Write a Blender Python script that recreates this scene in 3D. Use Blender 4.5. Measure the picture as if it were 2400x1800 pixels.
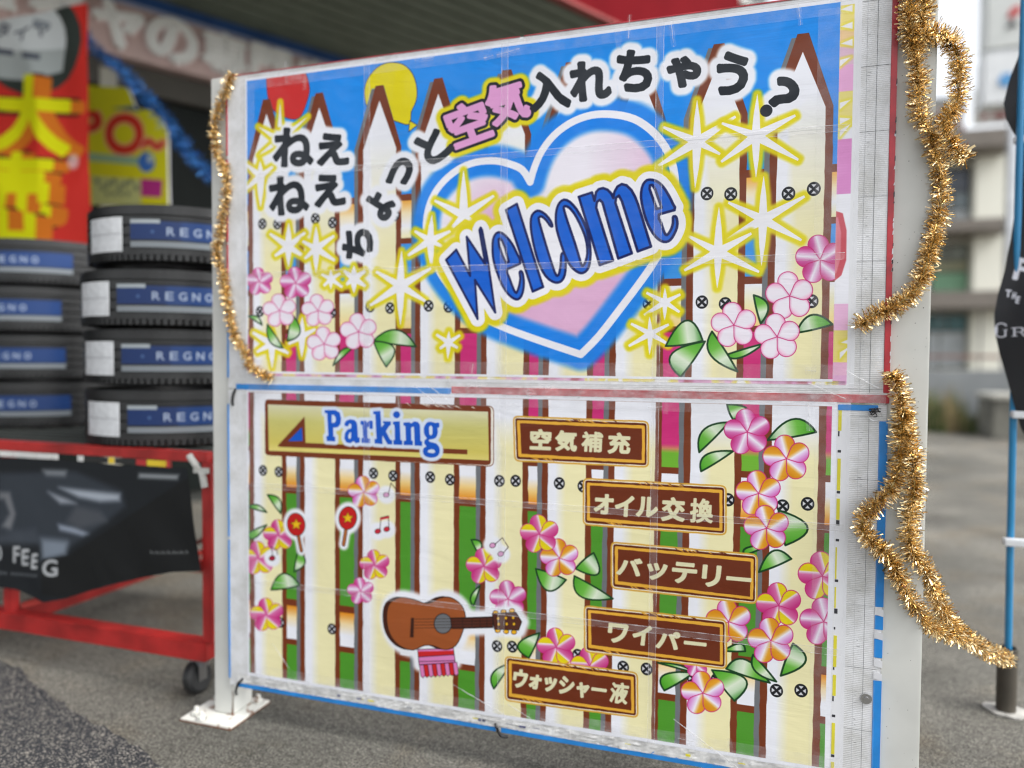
import bpy, bmesh, math, random
import numpy as np
from mathutils import Vector, Matrix, noise as mnoise

for o in list(bpy.data.objects):
    bpy.data.objects.remove(o)
sc = bpy.context.scene
rnd = random.Random(7)
R_ = math.radians

# ------------------------------------------------------------------ camera
CAMH = 1.12
FPX = 1729.0                      # focal length in pixels of the 2400 px wide photograph
_v1 = np.array([-5252., -94., FPX]); _v2 = np.array([-387., 52500., FPX])
_X = -_v1/np.linalg.norm(_v1)
_Z = _v2/np.linalg.norm(_v2); _Z = _Z-_X*(_Z@_X); _Z = -_Z/np.linalg.norm(_Z)
_Y = np.cross(_Z, _X)
RC = np.stack([_X, _Y, _Z])       # world axes in (right, down, forward) camera axes
cam_d = bpy.data.cameras.new('camera')
cam = bpy.data.objects.new('camera', cam_d)
sc.collection.objects.link(cam)
cam_d.sensor_width = 36.0
cam_d.lens = FPX/2400*36
cam_d.clip_start = .05
cam_d.clip_end = 400
m = Matrix.Identity(4)
for i in range(3):
    m[i][0] = RC[i][0]; m[i][1] = -RC[i][1]; m[i][2] = -RC[i][2]
m[0][3] = 0; m[1][3] = 0; m[2][3] = CAMH
cam.matrix_world = m
cam_d.dof.use_dof = True
cam_d.dof.focus_distance = 1.71
cam_d.dof.aperture_fstop = .026/.029
sc.camera = cam

# ------------------------------------------------------------------ sky, sun, exposure
SUN_EL, SUN_AZ = R_(50), R_(98)          # high on the right, veiled by cloud
wd = bpy.data.worlds.new('World'); sc.world = wd; wd.use_nodes = True
nt = wd.node_tree; nt.nodes.clear()
sky = nt.nodes.new('ShaderNodeTexSky'); sky.sky_type = 'NISHITA'; sky.sun_disc = False
sky.sun_elevation = SUN_EL; sky.sun_rotation = SUN_AZ; sky.dust_density = 3; sky.air_density = 1.2; sky.ozone_density = 1
bw = nt.nodes.new('ShaderNodeRGBToBW')
mx = nt.nodes.new('ShaderNodeMix'); mx.data_type = 'RGBA'; mx.inputs[0].default_value = .85
bg = nt.nodes.new('ShaderNodeBackground'); bg.inputs[1].default_value = .15
wo = nt.nodes.new('ShaderNodeOutputWorld')
nt.links.new(sky.outputs[0], bw.inputs[0]); nt.links.new(sky.outputs[0], mx.inputs[6]); nt.links.new(bw.outputs[0], mx.inputs[7])
nt.links.new(mx.outputs[2], bg.inputs[0]); nt.links.new(bg.outputs[0], wo.inputs[0])
sl = bpy.data.lights.new('sun', 'SUN'); sl.energy = .7; sl.angle = R_(25); sl.color = (1, .97, .92)
so = bpy.data.objects.new('sun', sl); sc.collection.objects.link(so)
sd = Vector((math.sin(SUN_AZ)*math.cos(SUN_EL), math.cos(SUN_AZ)*math.cos(SUN_EL), math.sin(SUN_EL)))
so.rotation_euler = sd.to_track_quat('Z', 'Y').to_euler()
vs = sc.view_settings
vs.view_transform = 'Standard'; vs.look = 'None'; vs.exposure = 1.45; vs.gamma = 1; vs.use_curve_mapping = False
sc.cycles.use_denoising = True
sc.cycles.filter_width = 1.2
sc.cycles.max_bounces = 8
sc.cycles.transparent_max_bounces = 16

# ------------------------------------------------------------------ helpers
def ray(px, py):
    return RC@np.array([px-1200., py-900., FPX])
def at(px, py, y):                       # the point seen at a photo pixel, y metres away
    r = ray(px, py); r = r*(y/r[1]); return (r[0], r[1], r[2]+CAMH)
def atz(px, py, z):
    r = ray(px, py); r = r*((z-CAMH)/r[2]); return (r[0], r[1], z)

def srgb(c):
    return tuple(((x/255)/12.92 if x/255 <= .04045 else (((x/255)+.055)/1.055)**2.4) for x in c)

def newmat(name):
    mt = bpy.data.materials.new(name); mt.use_nodes = True
    n = mt.node_tree; b = n.nodes['Principled BSDF']
    return mt, n, b
MATS = {}
def mat(name, col, rough=.6, metal=0, var=.12, vscale=6, bump=0, bscale=60, spec=.5, col2=None, coat=0, detail=4, stretch=None):
    if name in MATS: return MATS[name]
    mt, n, b = newmat(name)
    b.inputs['Roughness'].default_value = rough; b.inputs['Metallic'].default_value = metal
    b.inputs['Specular IOR Level'].default_value = spec
    b.inputs['Coat Weight'].default_value = coat; b.inputs['Coat Roughness'].default_value = .12
    tc = n.nodes.new('ShaderNodeTexCoord'); src = tc.outputs['Object']
    if stretch:
        mp = n.nodes.new('ShaderNodeMapping'); mp.inputs['Scale'].default_value = stretch
        n.links.new(src, mp.inputs[0]); src = mp.outputs[0]
    no = n.nodes.new('ShaderNodeTexNoise'); no.inputs['Scale'].default_value = vscale; no.inputs['Detail'].default_value = detail
    n.links.new(src, no.inputs['Vector'])
    cr = n.nodes.new('ShaderNodeValToRGB')
    c2 = col2 if col2 else tuple(max(0, x*(1-var*2)) for x in col)
    cr.color_ramp.elements[0].position = .3; cr.color_ramp.elements[1].position = .7
    cr.color_ramp.elements[0].color = (*c2, 1); cr.color_ramp.elements[1].color = (*[min(1, x*(1+var*.5)) for x in col], 1)
    n.links.new(no.outputs[0], cr.inputs[0]); n.links.new(cr.outputs[0], b.inputs['Base Color'])
    if bump:
        n2 = n.nodes.new('ShaderNodeTexNoise'); n2.inputs['Scale'].default_value = bscale; n2.inputs['Detail'].default_value = 4
        n.links.new(src, n2.inputs['Vector'])
        bp = n.nodes.new('ShaderNodeBump'); bp.inputs['Strength'].default_value = bump; bp.inputs['Distance'].default_value = .002
        n.links.new(n2.outputs[0], bp.inputs['Height']); n.links.new(bp.outputs[0], b.inputs['Normal'])
    MATS[name] = mt
    return mt

ORG = {}
def mk(name, V, F, mt=None, parent=None, loc=None, uv=None, smooth=False, mats=None, fm=None):
    V = np.asarray(V, float)
    if parent is not None: o0 = ORG[parent.name]
    elif loc is not None: o0 = np.array(loc, float)
    else: o0 = np.array([(V[:, 0].min()+V[:, 0].max())/2, (V[:, 1].min()+V[:, 1].max())/2, V[:, 2].min()])
    me = bpy.data.meshes.new(name); me.from_pydata((V-o0).tolist(), [], F)
    if uv is not None:
        l = me.uv_layers.new(name='UVMap')
        idx = np.zeros(len(me.loops), np.int32); me.loops.foreach_get('vertex_index', idx)
        l.data.foreach_set('uv', np.asarray(uv, np.float32)[idx].ravel())
    for q in (mats or [mt]):
        if q: me.materials.append(q)
    if fm is not None: me.polygons.foreach_set('material_index', np.asarray(fm, np.int32))
    if smooth: me.polygons.foreach_set('use_smooth', [True]*len(me.polygons))
    me.update()
    ob = bpy.data.objects.new(name, me); sc.collection.objects.link(ob)
    if parent is not None:
        ob.parent = parent; ORG[ob.name] = o0
    else:
        ob.location = o0; ORG[ob.name] = o0
    return ob
def empty(name, loc, label, cat, group=None):
    e = bpy.data.objects.new(name, None); sc.collection.objects.link(e); e.location = loc; e.empty_display_size = .1
    ORG[e.name] = np.array(loc, float)
    return tag(e, label, cat, group)
def tag(o, label=None, cat=None, group=None, kind=None):
    if label: o['label'] = label
    if cat: o['category'] = cat
    if group: o['group'] = group
    if kind: o['kind'] = kind
    return o

class MB:                                 # collects shapes that make ONE mesh object
    def __init__(s): s.V = []; s.F = []
    def add(s, V, F):
        n = len(s.V); s.V += [tuple(v) for v in V]; s.F += [tuple(i+n for i in f) for f in F]; return s
    def bx(s, x0, x1, y0, y1, z0, z1, bev=0, M=None):
        bm = bmesh.new(); bmesh.ops.create_cube(bm, size=1)
        for v in bm.verts:
            v.co = Vector(((x0+x1)/2+v.co.x*(x1-x0), (y0+y1)/2+v.co.y*(y1-y0), (z0+z1)/2+v.co.z*(z1-z0)))
        if bev: bmesh.ops.bevel(bm, geom=bm.edges[:], offset=bev, segments=2, affect='EDGES')
        if M is not None: bmesh.ops.transform(bm, matrix=M, verts=bm.verts)
        bm.verts.index_update()
        s.add([v.co[:] for v in bm.verts], [[v.index for v in f.verts] for f in bm.faces]); bm.free(); return s
    def tube(s, pts, r, n=10, cap=True):
        pts = [Vector(p) for p in pts]; V = []; F = []
        rr = r if isinstance(r, (list, tuple)) else [r]*len(pts)
        up = Vector((0, 0, 1))
        for i, p in enumerate(pts):
            t = (pts[min(i+1, len(pts)-1)]-pts[max(i-1, 0)]).normalized()
            a = t.cross(up if abs(t.z) < .9 else Vector((0, 1, 0))).normalized(); b = t.cross(a)
            for k in range(n):
                q = 2*math.pi*k/n; V.append((p+a*math.cos(q)*rr[i]+b*math.sin(q)*rr[i])[:])
        for i in range(len(pts)-1):
            for k in range(n):
                F.append((i*n+k, i*n+(k+1) % n, (i+1)*n+(k+1) % n, (i+1)*n+k))
        if cap: F.append(tuple(range(n))[::-1]); F.append(tuple(range((len(pts)-1)*n, len(pts)*n)))
        return s.add(V, F)
    def bar(s, p, q, w, h=None, bev=0):    # square tube between two points
        p = Vector(p); q = Vector(q); d = q-p; L = d.length
        M = Matrix.Translation((p+q)/2)@d.to_track_quat('X', 'Z').to_matrix().to_4x4()
        return s.bx(-L/2, L/2, -w/2, w/2, -(h or w)/2, (h or w)/2, bev, M)
    def lathe(s, prof, n=48, M=None):
        V = []; F = []
        for r, z in prof:
            for k in range(n):
                a = 2*math.pi*k/n; p = Vector((r*math.cos(a), r*math.sin(a), z))
                V.append((M@p if M is not None else p)[:])
        for i in range(len(prof)-1):
            for k in range(n): F.append((i*n+k, i*n+(k+1) % n, (i+1)*n+(k+1) % n, (i+1)*n+k))
        return s.add(V, F)
    def poly(s, pts, h=None):              # flat or extruded polygon given by 3D points; h = extrusion vector
        n = len(pts)
        if h is None: return s.add(pts, [tuple(range(n))])
        h = np.array(h); P = [np.array(p, float) for p in pts]
        return s.add([*P, *[p+h for p in P]], [tuple(range(n))[::-1], tuple(range(n, 2*n))]+[(i, (i+1) % n, n+(i+1) % n, n+i) for i in range(n)])
    def mk(s, name, mt, parent=None, **k): return mk(name, s.V, s.F, mt, parent, **k)
# ------------------------------------------------------------------ print artwork, drawn as vector shapes into images
class Canvas:
    """flat print: a sheet on a plane through O spanned by unit vectors U (right) and W (up), D texels per metre"""
    def __init__(s, O, U, W, u0, u1, v0, v1, D, base):
        s.O = np.array(O, float); s.U = np.array(U, float); s.Wv = np.array(W, float); s.N = np.cross(s.U, s.Wv)
        s.u0, s.u1, s.v0, s.v1, s.D = u0, u1, v0, v1, D
        s.w = int(round((u1-u0)*D)); s.h = int(round((v1-v0)*D))
        s.a = np.empty((s.h, s.w, 3), np.float32); s.a[:] = base
    def uv(s, px, py):
        r = ray(px, py); c = np.array([0, 0, CAMH]); t = ((s.O-c)@s.N)/(r@s.N); q = c+r*t-s.O
        return q@s.U, q@s.Wv
    def P(s, pts):
        out = []
        for p in pts:
            u, v = s.uv(*p); out.append(((u-s.u0)*s.D, (s.v1-v)*s.D))
        return np.array(out)
    def M(s, pts):                                # points given in metres on the sheet
        return np.array([((u-s.u0)*s.D, (s.v1-v)*s.D) for u, v in pts])
    @staticmethod
    def E(poly, closed=True):
        poly = np.asarray(poly, float); q = np.roll(poly, -1, 0)
        e = np.hstack([poly, q]); return e if closed else e[:-1]
    def sdf(s, e, pad, closed=True):
        e = np.asarray(e, float)
        x0 = max(0, int(min(e[:, 0].min(), e[:, 2].min())-pad-2)); x1 = min(s.w, int(max(e[:, 0].max(), e[:, 2].max())+pad+3))
        y0 = max(0, int(min(e[:, 1].min(), e[:, 3].min())-pad-2)); y1 = min(s.h, int(max(e[:, 1].max(), e[:, 3].max())+pad+3))
        if x1 <= x0 or y1 <= y0: return None, None
        d = np.full((y1-y0, x1-x0), pad+2., np.float32)
        for ax, ay, bx, by in e:
            i0 = max(x0, int(min(ax, bx)-pad-1)); i1 = min(x1, int(max(ax, bx)+pad+2))
            j0 = max(y0, int(min(ay, by)-pad-1)); j1 = min(y1, int(max(ay, by)+pad+2))
            if i1 <= i0 or j1 <= j0: continue
            X = np.arange(i0, i1, dtype=np.float32)[None]+.5-ax; Y = np.arange(j0, j1, dtype=np.float32)[:, None]+.5-ay
            dx, dy = bx-ax, by-ay; L = dx*dx+dy*dy+1e-9
            t = np.clip((X*dx+Y*dy)/L, 0, 1)
            dd = np.sqrt((X-t*dx)**2+(Y-t*dy)**2)
            sub = d[j0-y0:j1-y0, i0-x0:i1-x0]; np.minimum(sub, dd, out=sub)
        if closed:
            W = np.zeros((y1-y0, x1-x0+1), np.int16)
            for ax, ay, bx, by in e:
                if ay == by: continue
                sg = 1 if by > ay else -1
                lo, hi = min(ay, by), max(ay, by)
                r0 = max(y0, int(math.ceil(lo-.5))); r1 = min(y1, int(math.ceil(hi-.5)))
                if r1 <= r0: continue
                yy = np.arange(r0, r1)+.5
                xx = ax+(yy-ay)*(bx-ax)/(by-ay)
                ci = np.clip(np.ceil(xx-.5).astype(int)-x0, 0, x1-x0)
                np.add.at(W, (np.arange(r0, r1)-y0, ci), sg)
            ins = np.cumsum(W, 1)[:, :-1] != 0
            d = np.where(ins, -d, d)
        return (slice(y0, y1), slice(x0, x1)), d
    def blend(s, reg, al, col):
        if reg is None: return
        al = al[..., None]; v = s.a[reg]; s.a[reg] = v*(1-al)+np.asarray(col, np.float32)*al
    def fill(s, e, col, grow=0, op=1., closed=True):     # grow in mm
        g = grow*s.D/1000
        reg, d = s.sdf(e, max(g, 0)+2, closed)
        if reg is not None: s.blend(reg, np.clip(.5-(d-g), 0, 1)*op, col)
    def glow(s, e, col, r0, r1, op=1., closed=True):     # solid to r0 mm, faded out at r1 mm
        k = s.D/1000; reg, d = s.sdf(e, r1*k+1, closed)
        if reg is None: return
        t = np.clip((r1*k-d)/((r1-r0)*k), 0, 1); s.blend(reg, t*t*(3-2*t)*op, col)
    def line(s, pts, w, col, closed=False):             # a stroked path, w in mm, pts in texels
        s.fill(s.E(pts, closed), col, w/2, closed=False)
    def image(s, name):
        im = bpy.data.images.new(name, s.w, s.h, alpha=False)
        A = np.ones((s.h, s.w, 4), np.float32); A[..., :3] = np.clip(s.a[::-1]/255, 0, 1)
        im.pixels.foreach_set(A.ravel()); im.update(); im.pack(); return im
    def uvof(s, u, v): return ((u-s.u0)/(s.u1-s.u0), (v-s.v0)/(s.v1-s.v0))
    def at(s, u, v, lift=0): return s.O+s.U*u+s.Wv*v+s.N*lift

GL = {}
def glyph(ch, font=None):                       # outline edges of a character, unit em, y up, centred on its box
    k = ch
    if k in GL: return GL[k]
    c = bpy.data.curves.new('g', 'FONT'); c.body = ch; c.resolution_u = 4
    o = bpy.data.objects.new('g', c); sc.collection.objects.link(o); bpy.context.view_layer.update()
    me = o.evaluated_get(bpy.context.evaluated_depsgraph_get()).to_mesh()
    cnt = {}
    for f in me.polygons:
        vs_ = list(f.vertices)
        if f.normal.z < 0: vs_ = vs_[::-1]
        for a, b in zip(vs_, vs_[1:]+vs_[:1]): cnt[(a, b)] = 1
    E = [(a, b) for (a, b) in cnt if (b, a) not in cnt]
    P = np.array([v.co[:2] for v in me.vertices]); E = np.array(E)
    tri = [tuple(f.vertices) for f in me.polygons]
    cen = (P.min(0)+P.max(0))/2; size = P.max(0)-P.min(0)
    P = P-cen
    bpy.data.objects.remove(o); bpy.data.curves.remove(c)
    GL[k] = (P, E, tri, size); return GL[k]
def gpix(cv, ch, cx, cy, w, h, rot=0, grow=0, skew=0):
    """edges of a glyph stretched to w x h photo pixels round (cx, cy), rotated clockwise by rot degrees"""
    P, E, _, size = glyph(ch)
    x = P[:, 0]*(w/max(size[0], .02)) if w else P[:, 0]*h/size[1]
    y = -P[:, 1]*(h/max(size[1], .02)) if h else -P[:, 1]*w/size[0]
    x = x-skew*y
    a = R_(rot); X = cx+x*math.cos(a)-y*math.sin(a); Y = cy+x*math.sin(a)+y*math.cos(a)
    T = cv.P(list(zip(X, Y)))
    return np.hstack([T[E[:, 0]], T[E[:, 1]]])
def K(x0, y0, s): return lambda pts: [(x0+a/s, y0+b/s) for a, b in pts]
def smooth(pts, n=3, closed=True):
    pts = [np.array(p, float) for p in pts]; N = len(pts); out = []
    for i in range(N if closed else N-1):
        g = (lambda j: pts[j % N]) if closed else (lambda j: pts[min(max(j, 0), N-1)])
        p0, p1, p2, p3 = g(i-1), g(i), g(i+1), g(i+2)
        for k in range(n):
            t = k/n
            out.append(tuple(.5*((2*p1)+(-p0+p2)*t+(2*p0-5*p1+4*p2-p3)*t*t+(-p0+3*p1-3*p2+p3)*t**3)))
    if not closed: out.append(tuple(pts[-1]))
    return out

BY = 1.87                                    # front plane of the two sign panels
BLUE = (20, 140, 236); BROWN = (118, 54, 26); CREAM = (240, 233, 184); WHITE = (238, 240, 248)
PINK = (205, 45, 120); GREY = (112, 115, 120); GREEN = (78, 150, 44); YEL = (226, 212, 12)
COLS = [(595, 661), (714, 786), (851, 928), (985, 1066), (1140, 1227), (1285.6, 1375.6), (1441.6, 1538), (1620, 1725), (1810, 1922)]

def wob(n, seed, amp):
    r = np.random.RandomState(seed); k = np.interp(np.arange(n), np.linspace(0, n, max(4, n//26)), r.uniform(-1, 1, max(4, n//26)))
    return k*amp
def vstrip(c, ua, ub, va, vb, col, seed=0, amp=1.6):      # wavy vertical strip, metres
    y0 = max(0, int((c.v1-vb)*c.D)); y1 = min(c.h, int((c.v1-va)*c.D)); n = y1-y0
    if n <= 0: return
    xa = (ua-c.u0)*c.D+wob(n, seed*2+1, amp); xb = (ub-c.u0)*c.D+wob(n, seed*2+2, amp)
    x0 = max(0, int(xa.min()-2)); x1 = min(c.w, int(xb.max()+3)); X = np.arange(x0, x1)[None]+.5
    al = np.clip(X-xa[:, None]+.5, 0, 1)*np.clip(xb[:, None]-X+.5, 0, 1)
    col = np.asarray(col, np.float32)
    if col.ndim == 2: col = np.stack([np.interp(np.linspace(0, 1, n), np.linspace(0, 1, len(col)), col[:, i]) for i in range(3)], 1)[:, None]
    c.blend((slice(y0, y1), slice(x0, x1)), al.astype(np.float32), col)
def hband(c, va, vb, col): vstrip(c, c.pu0, c.pu1, va, vb, col, 5, 0)
def cross_hole(c, px, py, r=15.5):
    u, v = c.uv(px, py); q = c.M([(u, v)])[0]; k = c.D/1000; R = r*k
    cir = [(q[0]+R*.97*math.cos(t), q[1]+R*1.06*math.sin(t)) for t in np.linspace(0, 2*math.pi, 24, endpoint=False)]
    c.fill(c.E(cir), (22, 24, 30))
    for a in range(4):
        a0 = a*math.pi/2
        tri = [(q[0]+R*.24*math.cos(a0), q[1]+R*.24*math.sin(a0)), (q[0]+R*.78*math.cos(a0-.48), q[1]+R*.78*math.sin(a0-.48)), (q[0]+R*.78*math.cos(a0+.48), q[1]+R*.78*math.sin(a0+.48))]
        c.fill(c.E(tri), (215, 216, 222))
def star(c, cen, tips, base=7.5, halo=True, wtip=2.8):
    cen = np.array(cen, float); polys = []
    for tp in tips:
        tp = np.array(tp, float); d = tp-cen; L = np.hypot(*d); n = np.array([-d[1], d[0]])/L
        w = base*(.62+L/190); tw = wtip if abs(d[0]) > abs(d[1])*.35 else .4
        w *= 1.25; polys.append(c.E(c.P([cen+n*w, cen+d*.55+n*(w*.62), tp+n*tw, tp-n*tw, cen+d*.55-n*(w*.62), cen-n*w])))
    allp = np.vstack(polys)
    if halo:
        for p in polys: c.glow(p, YEL, 5.5, 16, .92)
    for p in polys: c.fill(p, (240, 240, 246))
def heartd(c, pts):
    return c.sdf(c.E(c.P(pts)), 70)
def petal(c, cen, ang, r, ty, k):
    a = ang; ca, sa = math.cos(a), math.sin(a)
    sh = [(0, 0)]+[(.6+.4*math.cos(t), .42*math.sin(t)) for t in np.linspace(-2.25, 2.25, 17)]
    pts = [(cen[0]+r*(x*ca-y*sa), cen[1]+r*(x*sa+y*ca)) for x, y in sh]
    e = c.E(c.P(pts)); lw = max(1.7, r*.055)
    reg, d = c.sdf(e, 6)
    if reg is None: return
    H, Wd = d.shape; C0 = c.P([cen])[0]; A = c.P([(cen[0]+r*ca, cen[1]+r*sa)])[0]-C0; L = math.hypot(*A)
    X = (np.arange(Wd)+reg[1].start+.5-C0[0])[None]; Y = (np.arange(H)+reg[0].start+.5-C0[1])[:, None]
    p = (X*A[0]+Y*A[1])/L/L; q = (X*-A[1]+Y*A[0])/L/L
    s = q/.38+.35*(p-.5)                                  # across the petal
    ramps = {'A': [(-1, (245, 205, 225)), (-.6, (238, 238, 246)), (.5, (240, 238, 246)), (1, (244, 196, 222))],
             'B': [(-1, (196, 50, 130)), (-.35, (210, 110, 175)), (.05, (240, 236, 248)), (.4, (225, 175, 215)), (1, (205, 60, 140))],
             'C': [(-1, (196, 45, 125)), (-.1, (215, 110, 165)), (.22, (240, 225, 235)), (.36, (226, 205, 20)), (1, (232, 215, 20))],
             'D': [(-1, (214, 110, 190)), (-.55, (222, 170, 222)), (-.1, (242, 238, 250)), (.35, (226, 160, 40)), (1, (216, 140, 20))]}[ty]
    if k in (1, 3): s = -s
    xs = [z[0] for z in ramps]; col = np.stack([np.interp(s, xs, [z[1][i] for z in ramps]) for i in range(3)], 2)
    edge = np.clip(1+d/(9 if ty == 'A' else 5), 0, 1)[..., None]*.35
    col = col*(1-edge)+np.array((205, 60, 140))*edge
    c.blend(reg, np.clip(.5-d, 0, 1), col)
    c.fill(e, (198, 36, 116), lw/2*.62, closed=False)
def flower(c, x, y, r, ty, rot=0):
    for k, a in ((0, -97), (4, 191), (3, 119), (2, 47), (1, -25)):
        petal(c, (x, y), R_(a+rot), r, ty, k)
def leaf(c, p0, p1, via, flip=False, via2=None):
    p0, p1, via = map(lambda z: np.array(z, float), (p0, p1, via))
    ctl = 2*via-.5*(p0+p1)
    up = [(1-t)**2*p0+2*t*(1-t)*ctl+t*t*p1 for t in np.linspace(0, 1, 12)]
    mid = (p0+p1)/2; c2 = mid+(via-mid)*(-.12) if via2 is None else 2*np.array(via2, float)-mid
    dn = [(1-t)**2*p1+2*t*(1-t)*c2+t*t*p0 for t in np.linspace(0, 1, 8)][1:-1]
    e = c.E(c.P(up+dn)); reg, d = c.sdf(e, 4)
    if reg is None: return
    a, b = (c.P([p1])[0], c.P([p0])[0]) if flip else (c.P([p0])[0], c.P([p1])[0])
    X = (np.arange(d.shape[1])+reg[1].start+.5-a[0])[None]; Y = (np.arange(d.shape[0])+reg[0].start+.5-a[1])[:, None]
    L = (b-a)@(b-a); t = (X*(b-a)[0]+Y*(b-a)[1])/L
    st = [(0, (72, 160, 36)), (.35, (110, 185, 70)), (.62, (222, 234, 212)), (.8, (190, 215, 180)), (1, (60, 140, 50))]
    col = np.stack([np.interp(t, [z[0] for z in st], [z[1][i] for z in st]) for i in range(3)], 2)
    c.blend(reg, np.clip(.5-d, 0, 1), col)
    c.fill(e, (18, 62, 28), 2.3, closed=False)

# ---- the upper print -------------------------------------------------
UP = Canvas((0, BY, CAMH), (1, 0, 0), (0, 0, 1), -1.462, .172, -.046, .834, 1480, WHITE)
UP.pu0, UP.pu1, UP.pv0, UP.pv1 = -1.4555, .1725, -.040, .8255
def U_(px): return UP.uv(px, 925)[0]
cols = [(U_(a), U_(b)) for a, b in COLS]
BW = .0155
def fence(c, top):
    pv0, pv1 = c.pv0, c.pv1; Hh = pv1-pv0; V = lambda t: pv1-t*Hh
    hband(c, pv0, pv1, BLUE if top else WHITE)
    if top:
        st = [(0, .425, BLUE), (.425, .446, BROWN), (.446, .565, [(236, 170, 70), (244, 228, 190), WHITE, CREAM]), (.565, .583, BROWN), (.583, .718, (58, 150, 232)), (.718, .739, BROWN), (.739, .855, [WHITE, CREAM, (244, 214, 140)]), (.855, .872, BROWN), (.872, 1, PINK)]
    else:
        st = [(0, .12, PINK), (.12, .147, [PINK, (205, 130, 100), (120, 180, 50)]), (.147, .188, (112, 178, 50)), (.188, .207, BROWN), (.207, .325, [WHITE, WHITE, (240, 205, 130), (226, 140, 30)]), (.325, .347, BROWN), (.347, .716, GREEN), (.716, .74, BROWN), (.74, .856, [(226, 140, 30), (244, 220, 170), WHITE, WHITE]), (.856, .877, BROWN), (.877, 1, GREEN)]
    for t0, t1, col in st:
        hband(c, V(t1), V(t0), col)
    sh, ap = .592, .765
    for i, (a, b) in enumerate(cols):
        m_ = (a+b)/2
        if top:
            out = lambda o, dx=0, dz=0: c.E(c.M([(a-o+dx, pv0), (a-o+dx, sh), (m_-o*.8+dx, ap-.0155+o+dz), (m_+o*.8+dx, ap-.0155+o+dz), (b+o+dx, sh), (b+o+dx, pv0)]))
            if i: c.fill(out(BW, -.0125, -.008), GREY)
            vstrip(c, a-BW, a+.004, pv0, sh, BROWN, i*3+1); vstrip(c, b-.004, b+BW, pv0, sh, BROWN, i*3+2)
            c.fill(out(BW), BROWN)
        else:
            if i: vstrip(c, a-BW-.0125, a-BW+.004, pv0, pv1, GREY, i*3)
            vstrip(c, a-BW, b+BW, pv0, pv1, BROWN, i*3+1)
        # cream board, white down its left side and towards its top
        e = c.E(c.M([(a, pv0), (a, sh-.004), (m_, ap-.042), (b, sh-.004), (b, pv0)])) if top else c.E(c.M([(a, pv0), (a, pv1), (b, pv1), (b, pv0)]))
        reg, d = c.sdf(e, 3)
        X = ((np.arange(d.shape[1])+reg[1].start)/c.D+c.u0-a)/(b-a); Y = c.v1-(np.arange(d.shape[0])+reg[0].start)/c.D
        wf = 1-np.clip((X-.2)/.28, 0, 1)[None]
        tf = np.clip((Y-(.30 if top else pv1-.13))/(.32 if top else .08), 0, 1)[:, None]
        w = np.maximum(wf, tf)[..., None]
        col = np.array(CREAM)*(1-w)+np.array(WHITE)*w
        ww = wob(d.shape[0], i+40, 1.3)[:, None]
        al = np.clip(.5-d, 0, 1)
        c.blend(reg, al, col)
        if not top or True:
            vstrip(c, a-.0025, a+.0005, pv0, sh if top else pv1, BROWN, i*7+3, 1.5)
            vstrip(c, b-.0005, b+.0025, pv0, sh if top else pv1, BROWN, i*7+4, 1.5)
    # white paper margins outside the print
    x0 = int((c.pu0-c.u0)*c.D); x1 = int((c.pu1-c.u0)*c.D); y0 = int((c.v1-c.pv1)*c.D); y1 = int((c.v1-c.pv0)*c.D)
    c.a[:y0] = WHITE; c.a[y1:] = WHITE; c.a[:, :x0] = WHITE; c.a[:, x1:] = WHITE
def margins(c):
    x0 = int((c.pu0-c.u0)*c.D); x1 = int((c.pu1-c.u0)*c.D); y0 = int((c.v1-c.pv1)*c.D); y1 = int((c.v1-c.pv0)*c.D)
    c.a[:y0] = WHITE; c.a[y1:] = WHITE; c.a[:, :x0] = WHITE; c.a[:, x1:] = WHITE

c = UP
k1 = K(550, 60, 3.16); k2 = K(1150, 0, 2.212); k3 = K(550, 480, 3.16); k4 = K(950, 250, 2.553); k5 = K(1450, 350, 2.766)
hband(c, c.pv0, c.pv1, BLUE)
balloons = [(smooth(k1([(245, 360), (240, 460), (255, 560), (300, 640), (400, 690), (470, 690), (510, 640), (550, 520), (555, 450), (530, 360), (470, 250), (330, 250)])), (206, 44, 44)),
            (smooth(k1([(1150, 275), (1060, 310), (985, 400), (962, 500), (985, 610), (1050, 670), (1180, 705), (1295, 735), (1310, 640), (1345, 560), (1352, 470), (1320, 360), (1250, 290)])), YEL)]
sky_only = c.a.copy()
fence(c, True)
# balloons float behind the pickets: repaint only where the sky shows
mask = (np.abs(c.a-np.array(BLUE)).sum(2) < 2)
keep = c.a.copy()
for pts, col in balloons:
    e = c.E(c.P(pts)); c.fill(e, col); c.line(c.P(pts), 2.2, (34, 40, 70), True)
kn = k1([(1298, 705), (1355, 738), (1290, 788)]); c.fill(c.E(c.P(kn)), YEL); c.line(c.P(kn), 2.2, (34, 40, 70), True)
kn = k1([(470, 690), (520, 715), (480, 730)]); c.fill(c.E(c.P(kn)), (206, 44, 44))
c.a = np.where(mask[..., None], c.a, keep)
# screw symbols
for p in [(615.8, 525), (651, 525), (740, 512.5), (780, 522), (925.6, 504.6), (868, 719), (914.6, 722), (1005, 716.7), (1051.6, 719), (610, 730), (778, 733), (1657, 453.8), (1712.5, 455), (1847.7, 454), (1907, 443), (1520, 711.5), (1645, 708), (1699.5, 712), (1902, 706)]:
    cross_hole(c, *p)
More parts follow.
